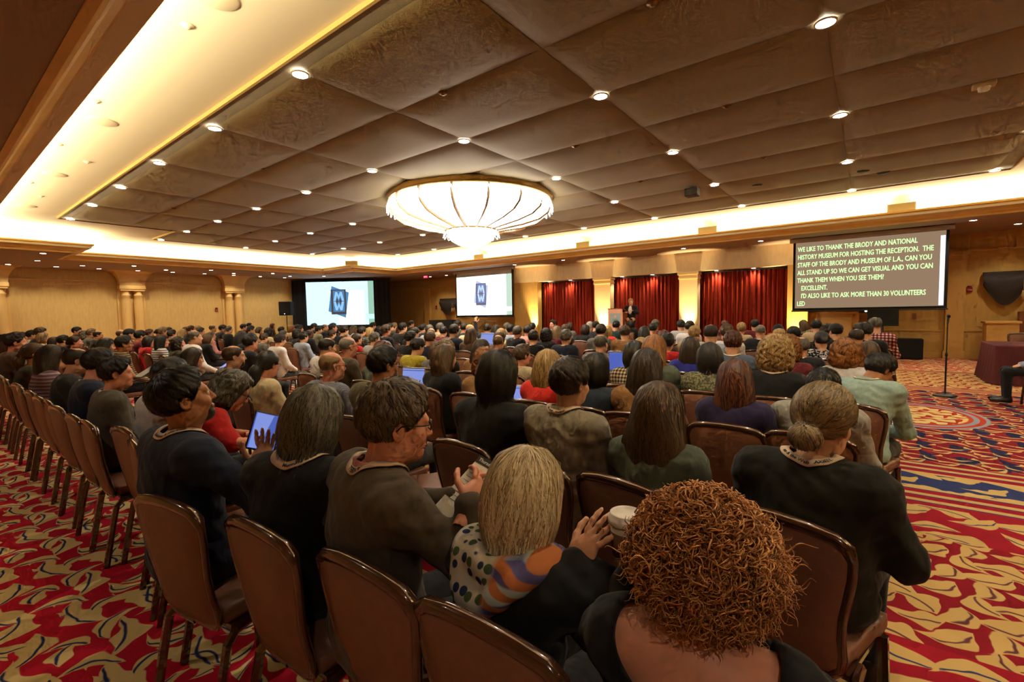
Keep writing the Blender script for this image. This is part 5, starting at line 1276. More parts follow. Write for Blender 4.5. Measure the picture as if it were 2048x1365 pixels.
(-0.61,5.07,1.282,4,'F','c','r','maroon','curly auburn head just behind the frizzy blond hair',{}),
(-1.26,13.39,1.239,12,'F','l','m','check','woman with long brown hair and pale checked top below the caption screen',{}),
(-0.77,10.27,1.310,9,'M','s','k','beige','dark-haired man in beige turned sideways below the caption screen',{}),
(-0.53,9.23,1.260,8,'F','w','d','black','person with big bushy dark hair below the caption screen',{}),
(-0.36,8.19,1.307,7,'M','k','k','black','person in a dark hat below the caption screen',{}),
(-0.47,7.15,1.242,6,'F','n','k','floral','dark-haired woman in black and white floral top',{}),
(-0.59,6.11,1.223,5,'M','b','g','blacksuit','man with bald crown and dark suit, right of the frizzy blond hair',{}),
(-0.11,7.15,1.282,6,'M','b','d','grey','man with large bald crown and grey jacket, right below the caption screen',{}),
(-0.02,8.19,1.320,7,'M','s','k','black','black-haired head left of the plaid shirt',{}),
(-0.14,10.27,1.245,9,'M','s','d','char','brown head two left of the plaid shirt',{}),
(0.09,9.23,1.385,8,'M','b','g','plaid','grey balding man in red checked shirt near the wall speaker box',{}),
(0.01,6.11,1.186,5,'F','l','m','brown','woman with long brown hair behind the strawberry blond hair',{}),
(-0.15,5.07,1.258,4,'F','W','r','white','woman with wavy strawberry blond hair and white top',{}),
]
for (X, Y, z, row, sex, st, hc, top, label, o) in PEOPLE:
    person(X, Y, z, sex, st, hc, top, label, o)
    rz = R(o.get('body', random.uniform(-3, 3)))
    depth = -X*.608+Y*.79
    if row <= 2 and depth < 6.5: chair(X, Y, rz, 'chair under the '+' '.join(label.replace(',', '').split()[:12]), 'audience chairs')
    else: far_chair(X, Y, rz, 'chair under the '+' '.join(label.replace(',', '').split()[:12]), 'audience chairs')
# ================================================================== FOREGROUND PEOPLE (individually posed)
def figure(label, X, Y, z, yaw, sex, hair, hcol, top, lean=0.0, arms=None, hands=None, head=(0,0,0), hoff=(0,0,0), hs=1.0, wide=1.0, neck=(.068,.03), bare=0.0, res=.0115, trs='dark', skin='fair', wr=.003,
           collar=None, lan=None, gl=False, beard=None, nh=2600, hh=.0055, sleeves='long', chair_at=None, chair_yaw=None, chair_label=None, hairmesh=None):
    p0 = pose(sex, lean, wide=wide); ht = p0['hc'][2]+.132
    s = (z-.46)/(ht-.46); s = max(.88, min(1.12, s)); zo = z-s*ht
    root = empty('person', label, 'person', (X, Y, zo), R(yaw), 'seated audience'); root.scale = (s,)*3
    MW = Matrix.Translation((X, Y, zo))@Matrix.Rotation(R(yaw), 4, 'Z')@Matrix.Scale(s, 4); MI = MW.inverted()
    la = {}
    for sd, (e_, w_) in (arms or {}).items(): la[sd] = (tuple(MI@Vector(e_)) if len(e_) == 3 else None, tuple(MI@Vector(w_)))
    for sd in list(la):
        if la[sd][0] is None: la[sd] = ((p0['sh'][sd][0]+sd*.06, p0['sh'][sd][1]+.05, p0['sh'][sd][2]-.27), la[sd][1])
    p = pose(sex, lean, arms=la, wide=wide); f = body_fields(p, res, wrinkle=wr, neck=neck, bare=bare, sleeves=sleeves)
    rot = MW.to_3x3().normalized().inverted(); hd = {}
    for sd, d in (hands or {}).items(): hd[sd] = (rot@Vector(d[0]), rot@Vector(d[1]), *d[2:])
    hm = headmat(p, *head, off=hoff, s=hs)
    b = obj('body', body_mesh('body', p, f, hm, sex, hd, .005), None, root); set_mats(b, [SKIN[skin], M_eyew, M_iris, M_lip])
    t = obj('top', tomesh('top', *f['top']), top, root); obj('trousers', tomesh('trousers', *f['trousers']), M_trs[trs], root); obj('shoes', tomesh('shoes', *f['shoe']), M_shoe, root)
    h = obj('hair', hairmesh or hair_geo(hair, hh, nh), None, root); h.matrix_local = hm; set_mats(h, [hcol])
    if gl: g = obj('glasses', GLM, M_glas, root); g.matrix_local = hm
    if beard: g = obj('beard', BRM, None, root); g.matrix_local = hm; set_mats(g, [beard])
    if collar: c = obj('collar', CLM, None, root); c.location = Vector(p['nb'])+Vector((0,0,.034)); c.scale = (1.06, 1.06, 1.25); set_mats(c, [collar])
    if lan: lanyard(root, p, f['G'], **lan)
    cx, cy = chair_at or (X-.0*math.sin(R(yaw)), Y)
    if chair_label: chair(cx, cy, R(chair_yaw if chair_yaw is not None else yaw), chair_label, 'audience chairs')
    return root, MW, p, hm, f['G']
# man in navy blazer
figure('man in navy blazer with goatee looking up, white conference lanyard on his neck', -2.22, .70, 1.345, 4, 'M', 'S', HM['k'], TM['navy'], lean=.0, arms={-1: ((-2.40,.74,.86),(-2.16,.95,.78)), 1: ((-1.84,.80,.84),(-2.08,.98,.80))},
       head=(-14,14,0), wide=1.06, lan=dict(text='Museums & the Web', t0=.045, size=.0185, w=.030, rx=.080, ry=.078), beard=HM['g'], neck=(.068,.03), skin='tan', chair_at=(-2.03,.77), chair_yaw=10, chair_label='nearest brown chair at far left, under the man in the navy blazer', trs='jean')
# man in red with laptop
rm = figure('curly grey-haired man in red shirt typing on a laptop, behind the navy blazer', -3.06, .95, 1.26, -8, 'M', 'w', HM['grey2'], TM['red'], lean=.16, head=(-12,-30,0), gl=True, sleeves='short',
       arms={-1: ((-3.16,1.16,.84),(-2.84,1.22,.86)), 1: ((-2.76,1.06,.86),(-2.62,1.16,.87))}, hands={-1: ((.2,1,-.15),(0,0,1),.5,.1), 1: ((-.2,1,-.15),(0,0,1),.5,.1)}, skin='pink', nh=1500, chair_label='brown chair of the man in red with the laptop, mostly hidden')
# woman with tablet
tabc = Vector((-1.967,0.878,1.079))
figure('woman with grey bob and black jacket holding up a glowing tablet', -1.66, .86, 1.285, 20, 'F', 'O', HM['grey2'], TM['black'], lean=.05, head=(4,-10,4), wide=1.10, hs=1.06, nh=4200,
       arms={-1: ((-1.97,.98,.80), tuple(tabc+Vector((.03,-.035,-.135)))), 1: ((-1.36,.94,.80),(-1.52,1.18,.72))}, hands={-1: ((-.12,.25,1),(-.75,.5,.1),.45,.06,1)},
       lan=dict(text='Museums & the Web', t0=.085, size=.0195, w=.031, rx=.090, ry=.086), chair_at=(-1.50,.87), chair_yaw=2, chair_label='brown chair second from the left in the near row, under the black jacket with lanyard')
# man in brown sweater with programme
prc = Vector((-0.908,0.979,1.018))
figure('man with brown-grey hair, olive-brown sweater and pink collar reading a programme', -1.205, .88, 1.335, -16, 'M', 'S', HM['brown2'], cloth('sweater', '#4c4032'), lean=.03, head=(-12,-6,0), wide=1.16, hs=1.08, nh=4200, gl=True, wr=.004,
       arms={1: ((-.86,.92,.84), tuple(prc+Vector((.015,-.03,-.02)))), -1: ((-1.50,.90,.84), tuple(prc+Vector((-.075,.0,-.03))))}, hands={1: ((-.15,.7,.5),(.8,.2,.5),.75,.06), -1: ((.35,.5,.6),(-.5,-.5,.7),.6,.06)},
       collar=TM['pink'], neck=(.070,.03), lan=dict(text='AXIELL', t0=.02, size=.022, w=.030, rx=.080, ry=.078, lift=.004, flip=True), skin='pink', chair_at=(-1.04,.93), chair_yaw=0, chair_label='brown chair in the near row under the olive-brown sweater')
# blond woman with scarf
hb = Vector((-0.549,0.947,0.944))
bl, blM, blp, blh, blG = figure('woman with blond highlighted hair and dotted scarf, one hand raised in gesture', -.71, .90, 1.185, -6, 'F', 'O', HM['blond2'], TM['black'], lean=.05, head=(4,-8,0), wide=1.05, hs=1.12, nh=4600,
       arms={1: ((-.34,.98,.86), tuple(hb)), -1: ((-.92,.98,.78),(-.74,1.22,.68))}, hands={1: ((.45,.35,.8),(-.3,-.85,.25),.28,.16,-1)}, chair_at=(-.63,.94), chair_yaw=0, chair_label='brown chair with glossy top rail nearest the camera, under the blond woman')
def scarf(x, y, z):
    v = E.nt.nodes.new('ShaderNodeTexVoronoi'); v.inputs['Scale'].default_value = 30; v.inputs['Randomness'].default_value = .45
    cv = E.nt.nodes.new('ShaderNodeCombineXYZ'); [E.nt.links.new(q.v, cv.inputs[i]) for i, q in enumerate((x, y, z))]; E.nt.links.new(cv.outputs[0], v.inputs['Vector'])
    sp = E.nt.nodes.new('ShaderNodeSeparateColor'); E.nt.links.new(v.outputs['Color'], sp.inputs[0]); pick = E(sp.outputs[0])
    dots = mixc((.40-E(v.outputs['Distance'])).step(.06), hx('#b0a797'), mixc((pick-.5).step(.05), hx('#3d5230'), hx('#20294c')))
    bands = mixc(((z*150+x*60).sin()).step(.5), hx('#b0683c'), mixc(((z*70+1).sin()).step(.4), hx('#55507c'), hx('#a8b0a8')))
    return mixc((x*1.0-.05).step(.02), dots, bands)
M_scarf = patmat('scarf_print', scarf)
nb = blp['nb']; g = G((-.30,-.30,nb[2]-.26), (.30,.26,nb[2]+.14), .008)
for (rx_, ry_) in ((.105,.098), (.140,.135)):
    pts = []
    for a in range(-140, 141, 8):
        t = math.radians(a); x, y = math.sin(t)*rx_, nb[1]-.005-math.cos(t)*ry_; z = drop(blG, x, y, nb[2]+.10, nb[2]-.2); pts.append([x, y, min(max(z if z is not None else -9, nb[2]-.11), nb[2]+.03)+.012])
    for _ in range(4): pts = [[p_[0], p_[1], (pts[max(0,i-1)][2]+p_[2]*2+pts[min(len(pts)-1,i+1)][2])/4] for i, p_ in enumerate(pts)]
    for u_, v_ in zip(pts[:-1], pts[1:]): g.cap(u_, v_, .024, .024, .03)
x, y, z = g.full(); g.F += (.004*np.sin(70*z+25*x)*np.sin(40*x+30*y)).astype(np.float32)
P, Q = g.mesh(); obj('scarf', tomesh('scarf', P, Q), M_scarf, bl)
obj('finger_ring', MB().tube([(.0085*math.cos(t), 0, .0085*math.sin(t)) for t in [i*math.pi/5 for i in range(11)]], .0015, 5, caps=False).mesh('finger_ring'), mat('gold', '#d0a850', .3, 1), bl, loc=blM.inverted()@(hb+Vector((.055,.03,.085))))
# curly woman with cup
cupc = Vector((-0.444,1.008,1.026))
rngc = np.random.default_rng(5)
gh = G((-.17,-.19,-.22), (.17,.17,.20), .009); gh.ell((0,-.02,.02), (.112,.112,.108), 0); gh.ell((0,-.035,-.05), (.112,.092,.085), .04); xx, yy, zz = gh.full(); gh.F += (.012*np.sin(80*xx+2*np.sin(60*zz))*np.sin(75*zz)*np.sin(70*yy)).astype(np.float32)
fy = np.interp(gh.ax[2], [-.5,-.12,-.02,.05,.085,.12], [.005,.015,.034,.056,.08,.2])[None,None,:]; gh.cut(yy-fy+0*xx); brows(gh); P, Q = gh.mesh()
cu_ = curls(rngc, 6500, (.146,.140,.138), (0,-.022,.010)); n0 = len(P); P, Q, M = cat([(P, Q, np.zeros(len(Q), int)), cu_[:3]]); CURLY = tomesh('hair', P, Q); shade(CURLY, np.concatenate([np.full(n0, .12), cu_[3]]))  # inner mass toned darkest, painting in the shade among the ringlets
figure('woman with big copper curls and black wide-necked top holding a coffee cup', -.235, .86, 1.215, 2, 'F', 'c', HM['copper'], TM['black'], lean=.02, head=(0,-2,0), wide=1.02, hairmesh=CURLY, bare=.070, neck=(.085,.03), skin='pink',
       arms={-1: ((-.50,.94,.82), tuple(cupc+Vector((.045,-.05,-.07)))), 1: ((.08,.96,.78),(-.10,1.20,.70))}, hands={-1: ((-.35,.75,.55),(.75,-.2,.5),.75,.05,1)}, sleeves='long', chair_at=(-.22,.92), chair_yaw=0, chair_label='brown chair cut off at the bottom edge, under the copper-curled woman')
# row two
figure('woman with ash-blond hair in a low bun and loose black top, lanyard at her neck', -.15, 1.92, 1.275, -10, 'F', 'N', HM['ash'], cloth('black_knit', '#16140f'), lean=.03, head=(-6,-6,6), wide=1.22, hs=1.10, nh=3600, neck=(.070,.03), wr=.004,
       lan=dict(text='ms & the Web   AXIELL', t0=.0, size=.0185, w=.030, rx=.082, ry=.080), chair_at=(-.16,1.86), chair_yaw=-14, chair_label='brown chair behind the copper curls, under the woman with the bun', arms={1: ((.11,1.92,.72),(.02,2.16,.66)), -1: ((-.37,1.98,.76),(-.20,2.22,.68))})
figure('woman with very long light-brown hair and dark green top', -.70, 1.94, 1.235, -4, 'F', 'L', HM['m'], TM['greygreen'], head=(0,0,0), nh=4600, hs=1.08, wide=1.05, chair_at=(-.70,1.86), chair_yaw=-10, chair_label='brown chair between the cup and the olive shirt, under the very long hair')
figure('man with short dark hair and wrinkled olive-grey shirt, lanyard over his collar', -1.16, 1.96, 1.32, -4, 'M', 's', HM['d'], cloth('olive_shirt', '#8d8472'), head=(-10,0,0), nh=3600, wide=1.06, collar=cloth('olive_shirt', '#8d8472'), wr=.0045, lan=dict(text='the Web   AXIELL', t0=-.01, size=.017, w=.026, rx=.080, ry=.078, lift=.004), chair_at=(-1.10,1.88), chair_yaw=-12, chair_label='brown chair under the man in the wrinkled olive-grey shirt')
figure('woman with thick black bob and black sweater in the second row', -1.60, 1.96, 1.345, -4, 'F', 'O', HM['k'], TM['black'], head=(0,0,0), nh=3600, hs=1.02, wide=1.14, chair_at=(-1.60,1.90), chair_yaw=-4, chair_label='brown chair under the thick black bob')
chair(-2.22, 1.95, R(-38), 'empty brown chair turned sideways beside the programme reader', 'audience chairs')
# row three right end
figure('black-haired man in grey shirt with head bowed, behind the bun', -.22, 3.02, 1.235, -4, 'M', 's', HM['k'], cloth('grey_shirt', '#918c84'), lean=.06, head=(-6,-34,0), nh=2400, wide=1.12, chair_label='brown chair under the head-bowed man in grey')
figure('dark-haired man in pale teal shirt bending forward at the right end of a row', -.04, 4.02, 1.235, -14, 'M', 's', HM['k'], cloth('teal_shirt', '#8ea49a'), lean=.20, head=(-32,-30,0), nh=2400, wide=1.08, skin='tan', trs='grey', collar=cloth('teal_shirt', '#8ea49a'), lan=dict(w=.018), chair_label='brown chair under the bending man in pale teal',
       arms={1: ((.22,4.22,.66),(.08,4.46,.60))})
# person cut by the right frame edge
figure('seated person in dark trousers and pale top cut off by the right frame edge', 2.06, 10.12, 1.22, 86, 'F', 'o', HM['a'], TM['ltblue'], head=(0,-10,0), nh=600, res=.016, chair_label='brown chair at the right frame edge beside the tablecloth')
# speaker on stage
p = pose('F'); H_ = -.075
arms = {-1: ((-.26,.10,.78),(-.16,.27,.86)), 1: ((.27,.10,.76),(.15,.26,.82))}; p = pose('F', arms=arms); f = body_fields(p, .0165, lower=False)
spk = empty('person', 'speaker with short fair hair, black jacket and white blouse at the podium', 'person', (-6.78, 15.82, .675), R(190)); hm = headmat(p, 16, -6)
b = obj('body', body_mesh('body', p, f, hm, 'F', {}, .0075), None, spk); set_mats(b, [SKIN['fair'], M_eyew, M_iris, M_lip])
obj('jacket', tomesh('jacket', *f['top']), TM['black'], spk); h = obj('hair', hair_geo('s', .0075, 700), None, spk); h.matrix_local = hm; set_mats(h, [HM['y']])
g = G((-.12,-.0,.62), (.12,.2,1.06), .012); g.ell((0,.04,.86), (.075,.100,.17), 0); g.cut(.02-g.full()[1]+0*g.F); P, Q = g.mesh(); obj('blouse', tomesh('blouse', P, Q), TM['white'], spk)
g = G((-.26,-.2,-.30), (.26,.2,.66), .016)
g.ell((0,-.02,.52), (.17,.14,.13), 0)
for s in (-1,1): g.cap((s*.08,0,.5), (s*.085,0,-.22), .085, .05, .05); g.cap((s*.085,-.02,-.25), (s*.09,.14,-.26), .04, .035, .03)
P, Q = g.mesh(); obj('trousers', tomesh('trousers', P, Q), M_trs['dark'], spk)
# empty chairs showing between people
for (xq, yq, lb) in ((-4.99, 9.25, 'upper one of the empty pair left of the balding grey man'), (-3.92, 7.17, 'lower one of the empty pair left of the balding grey man'), (-3.57, 8.21, 'behind the tan jacket'), (-3.1, 7.17, 'just above the open laptop, left of the ginger hair'), (-1.89, 6.13, 'right of the red top'), (-4.6, 5.09, 'left of the long dark-brown hair, centre'), (-7.21, 6.13, 'behind the yellow shirt'), (-4.67, 4.05, 'with a bright top rim left of the yellow shirt'), (-11.44, 3.01, 'behind the striped polo, first of three'), (-11.0, 3.01, 'behind the striped polo, second of three'), (-0.48, 3.01, 'right of the purple top')):
    if all(math.hypot(xq-a, yq-b) > .40 for a, b in CHAIRS): chair(xq, yq, R(random.uniform(-4,4)), 'empty brown banquet chair, '+lb, 'empty chairs')
q = 0
for k in range(18):
    xq = -2.60-.45*k
    if all(abs(xq-a) > .30 or abs(b-.92) > .4 for a, b in CHAIRS): chair(xq, .92, R(random.uniform(-3,3)), 'empty brown chair in the back row, %s counting left from the navy blazer' % NTH[q], 'empty chairs'); q += 1
# ================================================================== THINGS IN HANDS AND ON LAPS
M_scr = mat('device_glow', '#202030', .3, emit=(.10,.18,.75), estr=.45); M_scr2 = mat('device_glow_white', '#303040', .3, emit=(.28,.38,.95), estr=.55); M_alu = mat('aluminium', '#b8b4ae', .35, .8); M_keys = mat('keys', '#16161a', .5)
def slab(w, h, t, bev=.004): return MB().box((-w/2,-h/2,-t),(w/2,h/2,0), bev=bev)
# tablet, screen towards its holder and the camera
n = Vector((.42,-.90,.20)).normalized(); n = Vector((.98,-.05,.22)).normalized(); up = Vector((.10,.40,1)); xx = up.cross(n).normalized()
e = empty('tablet', 'tablet with glowing blue page held up by the woman with the grey bob', 'tablet'); e.matrix_world = Matrix.Translation(tabc)@frame3((0,0,0), xx, n.cross(xx))
slab(.115,.155,.008).build('case', M_keys, e); s = MB().add([(-.052,-.072,.001),(.052,-.072,.001),(.052,.072,.001),(-.052,.072,.001)], [(0,1,2,3)]).build('screen', M_scr, e)
MB().add([(-.048,-.070,.002),(-.012,-.070,.002),(.020,.070,.002),(-.048,.070,.002)], [(0,1,2,3)]).build('page', M_scr2, s)
def laptop(label, loc, rz, tilt=105, open_col=M_scr2, size=(.32,.22), lit=True, body=None):
    e = empty('laptop', label, 'laptop', loc, rz); w, d = size; bm = body or M_alu
    MB().box((-w/2,-d/2,0),(w/2,d/2,.014), bev=.004).build('base', bm, e); kb = MB()
    for i in range(12):
        for j in range(4): kb.box((-w/2+.03+i*(w-.06)/12, -.01+j*.024, .014), (-w/2+.03+i*(w-.06)/12+.017, .008+j*.024, .0155))
    tag(kb.build('keyboard', M_keys, e), kind='stuff'); MB().box((-.045,-d/2+.012,.014),(.045,-.02,.0148)).build('trackpad', mat('trackpad', '#8f8c88', .4), e)
    l = MB().box((-w/2,0,0),(w/2,.007,d), bev=.003).build('lid', bm, e, loc=(0,d/2,.010), rot=(R(-(tilt-90)),0,0))
    s = MB().add([(-w/2+.01,-.001,.012),(w/2-.01,-.001,.012),(w/2-.01,-.001,d-.012),(-w/2+.01,-.001,d-.012)], [(0,1,2,3)]).build('screen', open_col if lit else M_keys, l)
    if lit:
        MB().add([(-w/2+.01,-.0015,d-.034),(w/2-.01,-.0015,d-.034),(w/2-.01,-.0015,d-.024),(-w/2+.01,-.0015,d-.024)], [(0,1,2,3)]).build('page_bar', mat('page_bar', '#2a3a70', emit=(.08,.14,.4), estr=.6), s)
    return e
laptop('open laptop with dark screen on the lap of the man in red', (-2.56, 1.18, .80), R(-35), 112, lit=False)
a = (-3.488,3.000,0.836); laptop('open laptop with bright page on a lap beside the long straight brown hair', (a[0], a[1]-.12, a[2]), R(18), 104, size=(.26,.19))
a = (-2.206,4.850,1.022); laptop('open laptop with blue screen in front of the grey-mauve vest', (a[0], a[1]-.1, a[2]-.16), R(0), 100, M_scr)
a = (-2.402,3.100,0.853); laptop('white laptop edge beside the coral red top', (a[0]+.05, a[1], a[2]-.16), R(30), 105, M_scr2, body=mat('white_plastic', '#d8d6d2', .4))
a = (-5.592,6.400,1.102); laptop('small laptop with blue-white screen beneath the centre screen', (a[0], a[1], a[2]-.14), R(0), 100, M_scr2)
for (a, lb, rz) in (((-2.948, 2.5, 0.976), 'lit phone in the hands of the man in olive', 20), ((-6.09, 2.3, 0.987), 'small phone held by the woman in black at left', 10), ((-5.312, 1.35, 1.075), 'pale tablet on the lap of the man in striped polo', 15)):
    e = empty('phone', lb, 'phone', a, R(rz)); e.rotation_euler = (R(28), 0, R(rz)); k = 1.6 if 'tablet' in lb else 1
    slab(.075*k,.14*k,.008).build('case', M_keys, e); MB().add([(-.033*k,-.06*k,.001),(.033*k,-.06*k,.001),(.033*k,.06*k,.001),(-.033*k,.06*k,.001)], [(0,1,2,3)]).build('screen', M_scr2 if k == 1 else mat('paper_grey', '#a8a6a2', .6), e)
# programme sheet
M_paper = mat('paper', '#d8cfbc', .8); M_print = mat('print_black', '#191715', .8)
n = (Vector((-.75,.45,1.75))-prc).normalized(); up = Vector((.22,.55,.8)); xx = up.cross(n).normalized()
e = empty('programme', 'tall printed programme sheet with black header held by the man in the sweater', 'paper'); e.matrix_world = Matrix.Translation(prc+Vector((-.02,0,.01)))@frame3((0,0,0), xx, n.cross(xx))
slab(.105,.235,.002,.0005).build('sheet', M_paper, e); hd_ = MB().add([(-.052,.090,.0008),(.052,.090,.0008),(.052,.117,.0008),(-.052,.117,.0008)], [(0,1,2,3)]).build('header', M_print, e)
v, f = text_geo('Thursday', .016, .0003); MB().add([(x-.045, y+.098, .0014) for x, y, z in v], f).build('header_text', M_paper, hd_)
v, f = text_geo('Session', .015, .0); MB().add([(x-.02, y-.108, .0010) for x, y, z in v], f).build('footer_text', M_print, e)
MB().lathe([(0,0),(.006,0)], (-.036,-.103,.001), 12).build('footer_mark', M_print, e)
lb_ = MB(); [lb_.box((-.042,.066-i*.014,.0004),(.042-.02*(i%3),.068-i*.014,.0009)) for i in range(9)]; tag(lb_.build('text_lines', mat('print_grey', '#8a8478', .8), e), kind='stuff')
# coffee cup
e = empty('coffee_cup', 'paper coffee cup with brown sleeve and white lid held by the curly woman', 'cup', cupc-Vector((0,0,.075)))
MB().lathe([(0,0),(.029,0),(.0395,.105),(.036,.105)], n=28).build('cup_body', mat('cup_paper', '#c8b8a0', .7), e, True); MB().lathe([(.0315,.022),(.0325,.022),(.0385,.082),(.0375,.082)], n=28).build('cup_sleeve', mat('cup_sleeve', '#6a4a30', .85), e, True)
MB().lathe([(.0405,.100),(.0435,.102),(.0435,.112),(.0395,.114),(.0385,.124),(.035,.126),(.033,.121),(0,.121)], n=28).build('lid', mat('lid_white', '#e2d8cc', .4), e, True)
# papers and bag by the right-hand seats
e = empty('handout', 'white printed handout lying right of the copper curls', 'paper', (.02, 1.22, .62), R(20)); slab(.15,.21,.002,.0005).build('sheet', M_paper, e); q = MB(); [q.box((-.06,.08-i*.02,.0004),(.06,.086-i*.02,.0009)) for i in range(8)]; tag(q.build('text_lines', MATS['print_grey'], e), kind='stuff')
e = empty('shoulder_bag', 'black shoulder bag with ring strap on the floor beside the bun woman chair', 'bag', (.24, 1.72, 0), R(10))
g = G((-.2,-.12,-.01), (.2,.12,.36), .016); g.ell((0,0,.14), (.16,.07,.14), 0); x, y, z = g.full(); g.cut(.0-z+0*x+0*y); P, Q = g.mesh(); obj('bag_body', tomesh('bag_body', P, Q), mat('bag_cloth', '#0c0b0b', .8), e)
MB().tube([(-.12,0,.25),(-.06,.03,.40),(.04,.0,.44),(.12,-.02,.27)], (.012,.003), 6).build('strap', MATS['bag_cloth'], e); MB().tube([(.12+.02*math.cos(t),-.02,.25+.02*math.sin(t)) for t in [i*math.pi/6 for i in range(13)]], .002, 5, caps=False).build('ring', M_alu, e)
# ================================================================== FURNITURE AND FITTINGS AROUND THE ROOM
M_bm = mat('black_metal', '#101010', .5)
e = empty('microphone_stand', 'black microphone stand with round base on the empty carpet', 'microphone stand', (1.04, 10.62, 0))
MB().lathe([(0,0),(.155,0),(.16,.012),(.15,.028),(.05,.038),(.02,.05),(0,.05)], n=28).build('base', M_bm, e, True); MB().tube([(0,0,.04),(.0,0,.70)], .013, 10).build('lower_pole', mat('pole_metal', '#4a4038', .35, .7), e); MB().tube([(0,0,.69),(.0,0,1.24)], .009, 10).build('upper_pole', MATS['pole_metal'], e)
MB().lathe([(.014,0),(.019,.005),(.019,.05),(.014,.055)], (0,0,.68), 12).build('clutch', M_bm, e, True)
m_ = MB().tube([(0,0,1.23),(.005,.02,1.27),(.01,.03,1.33)], [.013,.014,.017], 10).build('microphone', M_bm, e); MB().lathe([(0,-.03),(.02,-.025),(.028,0),(.022,.022),(0,.03)], (.012,.034,1.35), 14).build('grille_ball', mat('mic_mesh', '#1c1c1c', .4, .5), m_, True)
e = empty('subwoofer', 'large black speaker box on the floor against the wood wall', 'speaker', (.80, 17.62, 0)); MB().box((-.42,-.30,.02),(.42,.30,.58), bev=.012).build('cabinet', M_blk, e); MB().box((-.39,-.312,.05),(.39,-.30,.55)).build('grille', mat('grille_black', '#0a0a0a', .9), e)
# cloth-covered tables at right
e = empty('cloth_table', 'long table draped to the floor in dark red cloth at far right', 'table', (3.2, 13.1, 0)); M_rcl = mat('red_cloth', '#4c0a12', .8, noise=((20,20,4), .15))
def skirt(x0, x1, y0, y1, z):
    mb = MB(); per = [(x0,y0),(x1,y0),(x1,y1),(x0,y1)]; pts = []
    for i in range(4):
        a, b = Vector(per[i]), Vector(per[(i+1)%4]); k = int((b-a).length/.045)
        for t in range(k): pts.append((a.lerp(b, t/k), (b-a).normalized(), t/k*(b-a).length))
    n_ = len(pts)
    for zz, fl_ in ((z,0),(z-.03,.005),(z*.5,.03),(.012,.07)):
        for c, d, l in pts: o = Vector((d.y,-d.x))*(fl_+fl_*.5*math.sin(l*2*math.pi/.24)); mb.v.append((c.x+o.x, c.y+o.y, zz))
    for r in range(3):
        for i in range(n_): mb.f.append((r*n_+i, (r+1)*n_+i, (r+1)*n_+(i+1)%n_, r*n_+(i+1)%n_)); mb.mi.append(0)
    mb.f.append(tuple(range(n_))); mb.mi.append(0); return mb
skirt(-1.28,1.3,-.50,.95,.75).build('table_cloth', M_rcl, e, True); MB().box((-1.25,-.47,.70),(1.27,.92,.735)).build('table_top', M_wood, e)
for sx in (-1.15,1.15):
    for sy in (-.4,.85): MB().tube([(sx,sy,0),(sx,sy,.71)], .02, 6).build('leg', M_bm, e)
e = empty('drinking_glass', 'empty drinking glass standing on the red-clothed table', 'glass', (2.55, 12.9, .752)); MB().lathe([(0,0),(.028,0),(.033,.10),(.031,.10),(.027,.006),(0,.006)], n=20).build('tumbler', mat('clear_glass', '#ffffff', .05, trans=1.0), e, True)
tag(MB().box((-.1,-.14,0),(.1,.14,.003)).build('note_sheet', M_paper, loc=(2.75,12.75,.752)), 'white sheet of paper lying on the red-clothed table', 'paper')
chair(2.6, 14.35, R(180), 'empty brown chair standing behind the red-clothed table', 'empty chairs')
# window swags on the stage wall
M_swag = mat('swag_cloth', '#2c1f18', .7, noise=((9,9,9), .3)); M_tass = mat('tassel_gold', '#b08c50', .7)
def swag(x0, x1, z, label):
    e = empty('window_swag', label, 'curtain', ((x0+x1)/2, YS-.08, z)); w_ = (x1-x0)/2
    MB().box((-w_,-.06,-.06),(w_,.06,.03), bev=.01).build('pelmet', M_swag, e)
    for k, (a, b) in enumerate(((-w_,.05*w_), (-.05*w_,w_))):
        mb = MB(); nn = 14
        for i in range(nn+1):
            t = i/nn; x = a+(b-a)*t; drop = .30+.55*math.sin(math.pi*t)
            for j in range(7): s = j/6; mb.v.append((x, -.05-.07*math.sin(math.pi*s)-.02*math.cos(j*math.pi), -.04-drop*s))
        for i in range(nn):
            for j in range(6): mb.f.append((i*7+j, (i+1)*7+j, (i+1)*7+j+1, i*7+j+1)); mb.mi.append(0)
        mb.build('swag_fold', M_swag, e, True)
    for dx in (-.07, .07):
        MB().tube([(dx,-.19,-.22),(dx,-.20,-.52)], .008, 6).build('cord', M_tass, e); MB().lathe([(0,0),(.03,0),(.065,-.24),(0,-.24)], (dx,-.20,-.50), 12).build('tassel', M_tass, e, True)
swag(2.46, 4.10, 2.38, 'dark swagged window valance with gold tassels at far right'); swag(-18.9, -16.6, 2.36, 'dark swagged window valance left of the centre screen')
